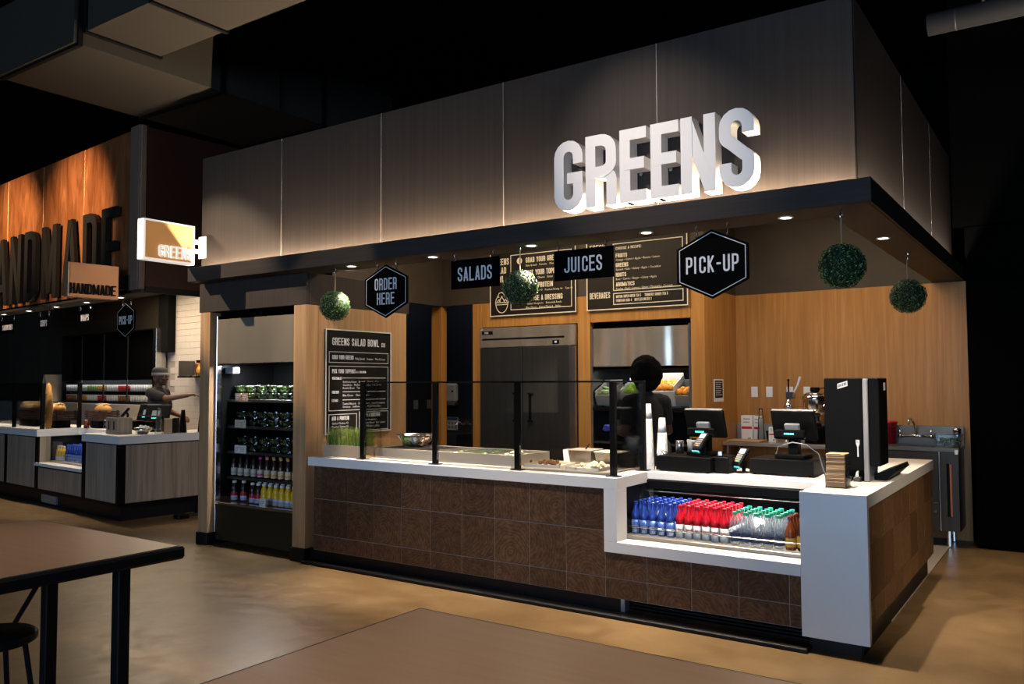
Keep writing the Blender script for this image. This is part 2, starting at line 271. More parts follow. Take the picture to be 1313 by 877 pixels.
    def mesh(s, name, material, smooth=False, fix=True):
        me = bpy.data.meshes.new(name); me.from_pydata(s.v, [], s.f); me.materials.append(MATS[material])
        if fix:
            b = bmesh.new(); b.from_mesh(me); bmesh.ops.recalc_face_normals(b, faces=b.faces); b.to_mesh(me); b.free()
        if smooth: me.polygons.foreach_set('use_smooth', [True]*len(me.polygons))
        me.update(); return me
    def build(s, name, material, parent=None, smooth=False, loc=(0,0,0), fix=True):
        return obj(name, s.mesh(name, material, smooth, fix), parent, loc)
def obj(name, me, parent=None, loc=(0,0,0)):
    o = bpy.data.objects.new(name, me); COL.objects.link(o); o.location = loc
    if parent: o.parent = parent
    return o
def box(x0, x1, y0, y1, z0, z1, c=0.0): return MB().bx(x0, x1, y0, y1, z0, z1, c)
def tag(o, label, cat, group=None, kind=None):
    o['label'] = label; o['category'] = cat
    if group: o['group'] = group
    if kind: o['kind'] = kind
    return o
def thing(name, label, cat, loc=(0,0,0), rz=0.0, group=None):
    o = bpy.data.objects.new(name, None); COL.objects.link(o); o.location = loc; o.rotation_euler = (0,0,rz); o.empty_display_size = 0.1
    return tag(o, label, cat, group)
def struct(o, label, cat): o['kind'] = 'structure'; o['label'] = label; o['category'] = cat; return o
def dup(root, loc, rz=None, label=None, group=None, mats=None):
    r = root.copy(); COL.objects.link(r); r.location = loc
    if rz is not None: r.rotation_euler = (0,0,rz)
    if label: r['label'] = label
    if group: r['group'] = group
    for ch in root.children:
        c = ch.copy(); COL.objects.link(c); c.parent = r
        for g in ch.children: d = g.copy(); COL.objects.link(d); d.parent = c
    return r
ORD = ['first','second','third','fourth','fifth','sixth','seventh','eighth','ninth','tenth','eleventh','twelfth','thirteenth','fourteenth','fifteenth','sixteenth']

# ------------------------------------------------------------------ condensed gothic stroke lettering
def arcp(cx, cy, rx, ry, a0, a1, n=5): return [(cx+rx*math.cos(math.radians(a0+(a1-a0)*i/n)), cy+ry*math.sin(math.radians(a0+(a1-a0)*i/n))) for i in range(n+1)]
def glyph(ch, w, t):
    h = t/2; L, R, B, T = h, w-h, h, 1-h; r = (R-L)/2; ry = min(r, .2); mx_ = w/2
    top = lambda: arcp(mx_, T-ry, r, ry, 0, 180, 8); bot = lambda: arcp(mx_, B+ry, r, ry, 180, 360, 8)
    stem = [(L, 0), (L, 1)]
    G = {
     'I': [[(L, 0), (L, 1)]], 'L': [stem, [(L, B), (w, B)]], 'T': [[(mx_, 0), (mx_, 1)], [(0, T), (w, T)]],
     'E': [stem, [(L, T), (w, T)], [(L, .52), (w*.92, .52)], [(L, B), (w, B)]], 'F': [stem, [(L, T), (w, T)], [(L, .52), (w*.92, .52)]],
     'H': [stem, [(R, 0), (R, 1)], [(L, .52), (R, .52)]], 'N': [stem, [(R, 0), (R, 1)], [(L*.9, 1), (w-L*.9, 0)]],
     'M': [stem, [(R, 0), (R, 1)], [(L, 1), (mx_, .08)], [(R, 1), (mx_, .08)]], 'W': [[(L*.8, 1), (w*.27, 0)], [(w*.27, 0), (mx_, .95)], [(mx_, .95), (w*.73, 0)], [(w*.73, 0), (w-L*.8, 1)]],
     'A': [[(L*.8, 0), (mx_, 1)], [(w-L*.8, 0), (mx_, 1)], [(w*.22, .26), (w*.78, .26)]], 'V': [[(L*.8, 1), (mx_, 0)], [(w-L*.8, 1), (mx_, 0)]],
     'Y': [[(L*.8, 1), (mx_, .42)], [(w-L*.8, 1), (mx_, .42)], [(mx_, 0), (mx_, .46)]], 'X': [[(L, 1), (R, 0)], [(R, 1), (L, 0)]], 'Z': [[(0, T), (w, T)], [(R, 1-t), (L, t)], [(0, B), (w, B)]],
     'K': [stem, [(R, 1), (L, .40)], [(L+w*.18, .52), (R, 0)]], '-': [[(w*.08, .5), (w*.92, .5)]], '.': [[(L, 0), (L, t)]], ':': [[(L, .15), (L, .15+t)], [(L, .6), (L, .6+t)]], '+': [[(w*.1, .45), (w*.9, .45)], [(mx_, .25), (mx_, .65)]],
     'O': [[(R, B+ry), *top(), *bot()[0:]]], 'U': [[(L, 1), *bot(), (R, 1)]], 'J': [[(L, .28), *bot(), (R, 1)]],
     'C': [[(R, .64), *top(), *bot(), (R, .36)]], 'G': [[(R, .66), *top(), *bot(), (R, .46)], [(mx_*.92, .46), (w, .46)]],
     'D': [stem, [(L, T), (mx_, T), *arcp(mx_, T-ry, r, ry, 90, 0), *arcp(mx_, B+ry, r, ry, 0, -90), (mx_, B), (L, B)]],
     'P': [stem, [(L, T), (mx_, T), *arcp(mx_, T-ry, r, ry, 90, 0), *arcp(mx_, .44+ry, r, ry, 0, -90), (L, .44)]],
     'R': [stem, [(L, T), (mx_, T), *arcp(mx_, T-ry, r, ry, 90, 0), *arcp(mx_, .48+ry*.8, r, ry*.8, 0, -90), (L, .48)], [(mx_, .48), *arcp(mx_, .36, r, .12, 90, 0, 4), (R, 0)]],
     'B': [stem, [(L, T), (mx_, T), *arcp(mx_, T-ry*.8, r*.95, ry*.8, 90, 0), *arcp(mx_, .52+ry*.7, r*.95, ry*.7, 0, -90), (L, .52)], [(mx_, .52), *arcp(mx_, .52-ry*.8, r, ry*.8, 90, 0), *arcp(mx_, B+ry, r, ry, 0, -90), (L, B)]],
     'S': [[(R, .68), (R, T-ry), *top()[1:], (L, .70), *arcp(L+r*1.0, .66, r, .10, 180, 235, 3), *arcp(R-r*1.0, .34, r, .10, 55, 0, 3), (R, B+ry), *bot()[::-1][1:], (L, .32)]],
     '1': [[(mx_, 0), (mx_, 1)], [(mx_, T), (L*.5, T-.15)]], '0': [[(R, B+ry), *top(), *bot()]],
     '2': [[(L, .68), *top()[::-1], (R, .66), (L, B+.05)], [(0, B), (w, B)]], '3': [[(L, .72), *top()[::-1], (R, .62), (mx_, .52)], [(mx_, .52), (R, .42), *bot()[::-1], (L, .3)]],
     '4': [[(R, 0), (R, 1)], [(R, 1), (L, .3)], [(0, .28), (w, .28)]], '5': [[(w, T), (L, T)], [(L, 1), (L, .52)], [(L, .55), (R*.8, .55), (R, .45), *bot()[::-1], (L, .3)]],
     '7': [[(0, T), (w, T)], [(R, T), (w*.3, 0)]], '$': [[(R, .68), *top()[1:], (L, .68), (R, .32), *bot()[::-1][1:], (L, .32)], [(mx_, -.08), (mx_, 1.08)]],
    }
    return G.get(ch, [])
def gwidth(ch, w):
    return {'I': .19, '.': .14, ':': .14, 'M': w*1.35, 'W': w*1.45, ' ': .24, '-': w*.75, '1': w*.6}.get(ch, w)
STK = [0]
def strip(mb, pts, t, y0, y1, ox, oz, sc):
    STK[0] += 1; e = (STK[0] % 5)*min(.0012, abs(y1-y0)*.08); y0 -= e; y1 += e
    P_ = [Vector(p) for p in pts]; q = [P_[0]]
    for p in P_[1:]:
        if (p-q[-1]).length > 1e-5: q.append(p)
    n = len(q); Lf = []; Rt = []
    for i in range(n):
        a = (q[i]-q[i-1]).normalized() if i else None; b = (q[i+1]-q[i]).normalized() if i < n-1 else None
        a = a or b; b = b or a; tn = (a+b); tn = tn.normalized() if tn.length > 1e-6 else a
        nn = Vector((-tn.y, tn.x)); k = (t/2)/max(.5, nn.dot(Vector((-a.y, a.x)))); Lf.append(q[i]+nn*k); Rt.append(q[i]-nn*k)
    f = lambda p, y: (ox+p.x*sc, y, oz+p.y*sc)
    vs = [f(p, y0) for p in Lf] + [f(p, y0) for p in Rt] + [f(p, y1) for p in Lf] + [f(p, y1) for p in Rt]; fs = []
    for i in range(n-1):
        fs += [(i, n+i, n+i+1, i+1), (2*n+i, 2*n+i+1, 3*n+i+1, 3*n+i), (i, i+1, 2*n+i+1, 2*n+i), (n+i, 3*n+i, 3*n+i+1, n+i+1)]
    fs += [(0, 2*n, 3*n, n), (n-1, 2*n-1, 4*n-1, 3*n-1)]
    mb.add(vs, fs)
def clipz(pts, w): return pts
def text(s_, h, y=0.0, depth=0.002, w=.42, t=.125, gap=.10, x=0.0, z=0.0, align='l', width=None, mb=None):
    mb = mb or MB(); tot = sum(gwidth(c, w)+gap for c in s_)-gap; kx = 1.0
    sx = (width/(tot*h)) if width else 1.0
    ox = x - {'l': 0, 'c': tot*h*sx/2, 'r': tot*h*sx}[align]; tmp = MB(); cur = 0
    for c in s_:
        gw = gwidth(c, w)
        for pl in glyph(c, gw, t): strip(tmp, pl, t, y-depth, y, cur*h, 0, h)
        cur += gw+gap
    tmp.v = [(ox+a*sx, b, z+max(-.001*h if c_ < 0 else 0, min(c_, h)) if True else 0) for a, b, c_ in tmp.v]
    return mb.add(tmp.v, tmp.f)
def outline(mb, x0, x1, z0, z1, t, y, d=0.002):
    mb.bx(x0, x1, y-d, y, z0, z0+t); mb.bx(x0, x1, y-d, y, z1-t, z1); mb.bx(x0, x0+t, y-d, y, z0+t, z1-t); mb.bx(x1-t, x1, y-d, y, z0+t, z1-t)
def words(mb, s_, h, x, z, y, d=0.0015, width=None):
    """small print in mixed case, set with the built-in outline font"""
    c = bpy.data.curves.new('print', 'FONT'); c.body = s_; c.size = h*1.35; c.resolution_u = 1
    o = bpy.data.objects.new('print', c); me = bpy.data.meshes.new_from_object(o)
    sx = 0.86
    if width and len(me.vertices): sx = width/max(v_.co.x for v_ in me.vertices)
    mb.add([(x+v_.co.x*sx, y-d, z+v_.co.y) for v_ in me.vertices], [tuple(p.vertices) for p in me.polygons])
    bpy.data.objects.remove(o); bpy.data.curves.remove(c); bpy.data.meshes.remove(me)

def letters(parent, s_, h, y, depth, w, t, gap, x, z, align, material):
    """each character a part of its own"""
    tot = (sum(gwidth(c, w)+gap for c in s_)-gap)*h; cur = x - {'l': 0, 'c': tot/2, 'r': tot}[align]
    for c in s_:
        if c != ' ': text(c, h, y, depth, w, t, gap, x=cur, z=z).build('letter', material, parent)
        cur += (gwidth(c, w)+gap)*h
# ================================================================== THE SETTING
struct(box(-18, 8, -12, 9, -0.06, 0).build('floor', 'concrete'), 'polished brown concrete floor of the food hall', 'floor')
struct(box(-5.7, -0.05, 0.9, 4.2, 0.0, 0.006).build('floor_kitchen', 'kitchen_floor'), 'pale grey tiled floor strip behind the white counter', 'floor')
struct(box(-18, 8, -12, 9, 5.9, 6.0).build('ceiling', 'ceiling_black'), 'black painted open ceiling of the hall', 'ceiling')
struct(box(-2.2, 0.10, 4.2, 4.3, 0, 2.515).build('wall_back', 'oak'), 'honey oak veneer wall behind the sink and juicer', 'wall')
struct(box(-2.2, -0.05, 4.2, 4.3, 2.517, 3.6).build('wall_back_upper', 'taupe'), 'dark taupe bulkhead above the oak back wall', 'wall')
struct(box(-2.3, -2.2, 3.352, 4.2, 0, 2.515).build('wall_return', 'oak'), 'narrow oak return wall beside the fruit display case', 'wall')
struct(box(-2.3, -2.2, 3.352, 4.2, 2.517, 3.6).build('wall_return_upper', 'taupe'), 'dark taupe bulkhead over the narrow oak return', 'wall')
struct(box(-5.7, -2.2, 3.25, 3.35, 2.517, 3.6).build('wall_equipment_upper', 'taupe'), 'taupe bulkhead wall that carries the overhead menu boards', 'wall')
struct(box(-5.8, -5.7, 1.36, 3.35, 2.517, 3.6).build('wall_left_upper', 'taupe'), 'taupe bulkhead above the dark doorway at the kitchen left', 'wall')
struct(box(-7.0, -2.3, 4.75, 4.85, 0, 3.4).build('wall_corridor', 'wall_slate'), 'dark slate wall seen through the kitchen doorways', 'wall')
struct(box(-7.1, -7.0, 2.4, 4.85, 0, 3.4).build('wall_corridor_side', 'wall_slate'), 'dark slate side wall of the corridor beyond the doorway', 'wall')
struct(box(-6.04, -0.05, 0.02, 4.3, 3.6, 3.66).build('ceiling_kitchen', 'ceiling_black'), 'black ceiling over the kitchen above the canopy', 'ceiling')
struct(box(-4.70, -4.572, 0.14, 1.30, 0, 2.235).build('wall_menu', 'oak_column'), 'oak wall beside the tall fridge that carries the salad bowl menu', 'wall')
struct(box(0.10, 8, 4.2, 4.3, 0, 3.04).build('wall_right', 'wall_black'), 'black wall to the right of the kiosk, lower course', 'wall')
struct(box(0.0, 8, 4.2, 4.3, 3.05, 5.9).build('wall_right_upper', 'wall_black'), 'black wall to the right of the kiosk, upper course', 'wall')
struct(box(-18, 0.0, 7.6, 7.7, 0, 5.9).build('wall_hall_rear', 'ceiling_black'), 'black rear wall of the hall behind both kiosks', 'wall')
# dark double door block in the right-hand corner
d = thing('door_1', 'black double doors in the dark wall beside the sink unit', 'door', (0.16, 3.83, 0)); d['kind'] = 'structure'
box(0, 1.9, 0.03, 0.36, 0, 2.45).build('door_frame', 'wall_black', d)
for k in range(2):
    l = box(0.06+0.9*k, 0.94+0.9*k, 0, 0.03, 0.02, 2.38, .004).build('door_leaf', 'wall_black', d)
    MB().tube([(0.85+0.2*k, -0.0, 1.0), (0.85+0.2*k, -0.05, 1.0), (0.85+0.2*k, -0.05, 1.16), (0.85+0.2*k, 0.0, 1.16)], .01).build('door_handle', 'black', l)
# oak posts and headers framing the equipment
for i, (a, b) in enumerate([(-5.88, -5.71), (-5.217, -5.073), (-3.715, -3.553), (-2.352, -2.2)]):
    struct(box(a, b, 3.25, 3.35, 0, 2.515, .003).build('trim_%d' % (i+1), 'oak'), ['oak doorway post in the kitchen corner, leftmost of four', 'oak post at the left of the steel refrigerator', 'oak post between the steel refrigerator and the fruit case', 'oak post at the right of the fruit case'][i], 'post')
for i, (a, b) in enumerate([(-5.071, -3.717), (-3.551, -2.354)]):
    struct(box(a, b, 3.255, 3.35, 2.215, 2.515, .003).build('trim_%d' % (i+5), 'oak'), ['oak header board above the steel refrigerator', 'oak header board above the fruit case'][i], 'header')

# ------------------------------------------------------------------ canopy fascia
cf = thing('canopy_fascia', 'dark bronze panelled canopy fascia with a glowing ledge above the counter', 'canopy', (0, 0, 0))
XS = [-6.05, -4.88, -3.66, -2.44, -1.22, -0.01]
for a, b in zip(XS, XS[1:]): box(a+.003, b-.003, -0.03, 0.0, 2.56, 3.75, .002).build('panel', 'bronze', cf)
YS = [-0.03, 1.5, 2.85, 4.19]
for a, b in zip(YS, YS[1:]): box(-0.04, -0.01, a+.033 if a < 0 else a+.003, b-.003, 2.56, 3.75, .002).build('panel', 'bronze', cf)
for x in XS[1:-1]: box(x-.0025, x+.0025, -.0315, -.004, 2.56, 3.75).build('seam_strip', 'seam', cf)
for yy in YS[1:-1]: box(-.036, -.0085, yy-.0025, yy+.0025, 2.56, 3.75).build('seam_strip', 'seam', cf)
box(-6.05, -0.042, 0.002, 0.02, 2.54, 3.75).build('panel_backing', 'black_matte', cf)
box(-0.06, -0.042, 0.02, 4.19, 2.54, 3.75).build('panel_backing', 'black_matte', cf)
box(-6.06, 0.09, -0.17, -0.15, 2.52, 2.655, .002).build('ledge_board', 'bronze_dark', cf)
box(0.07, 0.09, -0.149, 4.19, 2.52, 2.655, .002).build('ledge_board', 'bronze_dark', cf)
box(-6.06, -6.04, -0.149, -0.035, 2.52, 2.655, .002).build('ledge_board', 'bronze_dark', cf)
box(-6.04, -0.19, -0.149, 0.16, 2.52, 2.535).build('soffit', 'bronze_dark', cf)
box(-0.19, 0.069, -0.149, 4.19, 2.52, 2.535).build('soffit', 'bronze_dark', cf)
box(-4.55, -0.20, 0.145, 0.16, 2.537, 3.0).build('soffit_return', 'black_matte', cf)
box(-0.20, -0.185, 0.145, 4.19, 2.537, 3.0).build('soffit_return', 'black_matte', cf)
box(-6.02, 0.04, -0.085, -0.060, 2.537, 2.545).build('led_strip', 'led', cf)
box(0.03, 0.05, -0.09, 4.15, 2.537, 2.545).build('led_strip', 'led', cf)
area('cove_light_front', (-3.0, -0.072, 2.556), (-3.0, -0.065, 3.4), 6.0, 0.02, 250, (1.0, .78, .56))
o = area('cove_light_right', (0.025, 2.0, 2.556), (-0.01, 2.0, 3.4), 0.02, 4.0, 75, (1.0, .84, .68))
o.rotation_euler = (0, math.radians(183-360), 0); o.rotation_euler = Euler((PI, math.radians(4), 0))
box(-6.11, -4.572, 0.0, 0.03, 2.237, 2.518, .002).build('lower_panel', 'bronze', cf)
box(-4.602, -4.572, 0.032, 1.34, 2.237, 2.518, .002).build('lower_panel', 'bronze', cf)
box(-6.08, -4.61, 0.032, 1.30, 2.237, 2.26).build('bay_soffit', 'black_matte', cf)

# channel letters GREENS standing on the ledge
cl = thing('channel_letter_sign', 'large white dimensional letters reading GREENS glowing on the canopy ledge', 'sign', (0, -0.15, 2.70))
for ch, x, w_ in [('G', -1.930, .222), ('R', -1.684, .228), ('E', -1.432, .190), ('E', -1.214, .190), ('N', -1.008, .222), ('S', -0.762, .215)]:
    mb = MB(); w = w_/.48
    for pl in glyph(ch, w, .155): strip(mb, pl, .155, 0.0, 0.105, 0, 0, .48)
    mb.v = [(x+a, b, max(0, min(.48, c))) for a, b, c in mb.v]
    mb.build('letter', 'letter_white', cl)
for x in (-1.82, -1.57, -1.33, -1.12, -0.90, -0.66): MB().cyl((x, .100, .2), (x, .119, .2), .012).build('mounting_stud', 'steel', cl)

# blade signs
def blade(name, label, loc, rz, L, H, face, frame, word, textmat):
    b = thing(name, label, 'sign', loc, rz)   # local: face looks to -y, x runs from the free end to the wall
    box(0, L, 0.0, 0.10, 0, H, .004).build('sign_box', frame, b)
    f = box(0.018, L-.018, -0.006, 0.0, 0.018, H-.018).build('sign_face', face, b)
    letters(b, word, H*.30, -0.007, 0.014, .44, .13, .09, L*.93, H*.10, 'r', textmat)
    for z in (H*.38, H*.62): box(L, L+.10, .02, .06, z-.018, z+.018, .003).build('bracket_arm', frame if frame != 'blade_copper' else 'black', b)
    box(L+.10, L+.118, -.01, .09, H*.22, H*.78, .003).build('wall_plate', frame if frame != 'blade_copper' else 'black', b)
blade('blade_sign', 'glowing wood-faced blade sign reading GREENS on the fascia end', (-5.98, -0.68, 2.68), PI/2, .53, .375, 'blade_wood', 'blade_glow', 'GREENS', 'blade_glow')

# recessed downlights in the soffit
dl0 = None
for i, (x, y) in enumerate([(-3.99, -.03), (-3.11, -.03), (-2.20, -.03), (-1.31, -.02), (-0.42, .01), (-0.085, 1.12)]):
    lab = ['round recessed downlight above the order here sign', 'round recessed downlight between the order here and salads signs', 'round recessed downlight beside the middle greenery ball', 'round recessed downlight left of the pick-up sign', 'round recessed downlight right of the pick-up sign', 'round recessed downlight in the right-hand side soffit'][i]
    if dl0 is None:
        dl0 = thing('downlight', lab, 'downlight', (x, y, 2.52), 0, 'soffit downlights')
        MB().lathe([(.034, -.001), (.046, -.001), (.046, -.006), (.034, -.006)], 20, cap=False).build('trim_ring', 'white_plastic', dl0)
        MB().lathe([(.0335, -.003), (.0335, -.0002)], 20).build('lens', 'lamp', dl0)
    else: dup(dl0, (x, y, 2.52), 0, lab)
    spot('downlight_lamp', (x, y, 2.50), (x, y+.28 if i < 5 else y, 0.9), 260 if i != 5 else 190, (1.0, .84, .66), 74, 0.7, 0.02)

# ------------------------------------------------------------------ oak column and post of the fridge bay
for nm, lab, a, b, dpt in [('oak_column', 'oak corner column between the tall fridge and the white counter', -4.735, -4.572, .138), ('oak_column', 'oak post at the left side of the tall open fridge', -6.09, -5.94, .55)]:
    c = thing(nm, lab, 'column', (0, 0, 0))
    box(a, b, 0.0, dpt, 0.115, 2.235, .003).build('shaft', 'oak_column', c)
    box(a-.012, b+.002, -0.012, dpt, 0.0, 0.113, .002).build('plinth', 'kick', c)

# ================================================================== COUNTER BASE with wood tiles
cb = thing('counter_base', 'service counter base clad in square dark end-grain wood tiles', 'counter', (0, 0, 0))
Sx, X0 = 0.3018, -4.3632; rows = [(0.1225, 0.251), (0.251, 0.5575), (0.5575, 0.840)]; G_ = .0030
cache = {}
def tile(cx, cy, cz, w, h, material, parent, rz=0.0):
    k = (round(w, 4), round(h, 4), material)
    if k not in cache: cache[k] = box(-w/2, w/2, 0, .010, -h/2, h/2, .0012).mesh('tile', material)
    o = obj('tile', cache[k], parent, (cx, cy, cz)); o.rotation_euler = (0, 0, rz); return o
xs = [-4.462] + [X0+i*Sx for i in range(14)] + [-0.372]
for i in range(len(xs)-1):
    a, b = xs[i], xs[i+1]
    for z0, z1 in rows:
        if a > -1.66:
            if z0 > .5: continue
            z1 = min(z1, .4225)
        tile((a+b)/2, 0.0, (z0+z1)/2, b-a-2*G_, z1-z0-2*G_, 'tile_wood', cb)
ys = [0.03, 0.20, 0.505, 0.81, 1.115, 1.42, 1.725, 2.03, 2.335, 2.47]
for i in range(len(ys)-1):
    for z0, z1 in [(0.168, .312), (.312, .614), (.614, .838)]:
        a, b = ys[i], ys[i+1]; tile(-0.012, (a+b)/2, (z0+z1)/2, b-a-.010, z1-z0-.007, 'tile_wood_side_lit', cb, PI/2)
box(-4.462, -1.64, 0.006, 0.03, 0.1225, .838).build('grout_bed', 'grout', cb); box(-1.64, -0.372, 0.006, 0.03, 0.1225, .420).build('grout_bed', 'grout', cb)
box(-0.05, -0.0185, 0.03, 2.47, .168, .838).build('grout_bed', 'grout', cb)
box(-4.462, -1.66, 0.031, 0.72, .123, .838).build('carcass', 'black_matte', cb); box(-1.66, -0.36, 0.031, .72, .123, .42).build('carcass', 'black_matte', cb); box(-0.36, -0.052, 0.04, 2.46, .123, .838).build('carcass', 'black_matte', cb)
box(-4.56, -1.56, 0.05, 0.08, 0, .122).build('kick_board', 'kick', cb)
box(-0.345, -0.06, 0.055, 0.075, 0, .086).build('kick_board', 'kick', cb); box(-0.075, -0.055, 0.076, 2.44, 0, .167).build('kick_board', 'kick', cb)
box(-4.56, -0.33, -0.055, 0.049, 0, .028, .006).build('base_strip', 'kick', cb)
v_ = box(-1.56, -0.345, 0.12, 0.15, .028, .122).build('vent_recess', 'black_matte', cb)
for k in range(4): box(-1.50, -0.36, 0.085, 0.10, .034+.021*k, .045+.021*k, .002).build('vent_slat', 'vent_zinc' if k == 3 else 'kick', v_)
box(-1.56, -1.53, 0.052, 0.12, .028, .122).build('vent_side', 'vent_zinc', v_)

# ------------------------------------------------------------------ white stone countertop
ct = thing('countertop', 'white quartz countertop stepping down around the bottle cooler', 'countertop', (0, 0, 0))
YF = -0.02
MB().prism([(-4.565+.05, YF), (-1.548, YF), (-1.548, .46), (-1.66, .46), (-1.66, .75), (-4.515, .75)], .838, .91, 'xy').build('slab', 'quartz', ct)
box(-1.66, -0.366, 0.461, 1.05, .862, .91, .002).build('slab', 'quartz', ct)
MB().prism([(-0.366, .0295), (0, .0295), (0, 2.49), (-0.60, 2.49), (-0.60, 1.051), (-0.366, 1.051)], .838, .91, 'xy').build('slab', 'quartz', ct)
box(-1.642, -1.548, YF, 0.13, .494, .837, .001).build('waterfall_leg', 'quartz', ct)
box(-1.642, -0.367, YF, 0.20, .4235, .493, .001).build('sill', 'quartz', ct)
box(-0.366, 0.0, YF, 0.029, .0875, .91, .001).build('end_panel', 'quartz', ct)

# ------------------------------------------------------------------ glass fronted bottle cooler in the counter
bc = thing('bottle_cooler', 'black glass-fronted cooler full of bottles set into the counter', 'cooler', (0, 0, 0))
x0, x1 = -1.60, -0.368
box(x0, x1, 0.22, 0.80, .496, .512).build('deck', 'steel_warm', bc)
box(x0, x1, 0.80, 0.83, .496, .86).build('back_wall', 'black', bc)
box(x0, x0+.018, 0.134, 0.80, .513, .836).build('side_wall', 'black', bc); box(x1-.018, x1, 0.132, 0.80, .513, .837).build('side_wall', 'black', bc)
box(x0+.019, x1-.019, 0.47, .80, .835, .860).build('top_panel', 'black', bc)
box(x0+.054, x1-.019, 0.44, .459, .80, .858, .003).build('header', 'black', bc)
box(x0+.019, x1-.019, 0.134, .19, .4945, .520, .003).build('front_lip', 'brushed_steel', bc)
MB().tube([(x0+.03, .205, .565), (x1-.03, .205, .565)], .004).build('bottle_rail', 'chrome', bc)
MB().tube([(x0+.02, .44, .78), (x1-.02, .44, .78)], .004).build('shelf_rail', 'steel_dark', bc)
g = MB(); g.add([(x0+.02, .16, .52), (x1-.02, .16, .52), (x1-.02, .44, .80), (x0+.02, .44, .80), (x0+.02, .164, .52), (x1-.02, .164, .52), (x1-.02, .444, .80), (x0+.02, .444, .80)], [(0,1,2,3),(7,6,5,4),(0,4,5,1),(2,6,7,3),(1,5,6,2),(0,3,7,4)])
g.build('front_glass', 'cold_glass', bc)
area('cooler_lamp', (-0.96, .50, .825), (-0.96, .30, .5), 1.05, 0.03, 9.0, (.92, .96, 1.0)).parent = bc

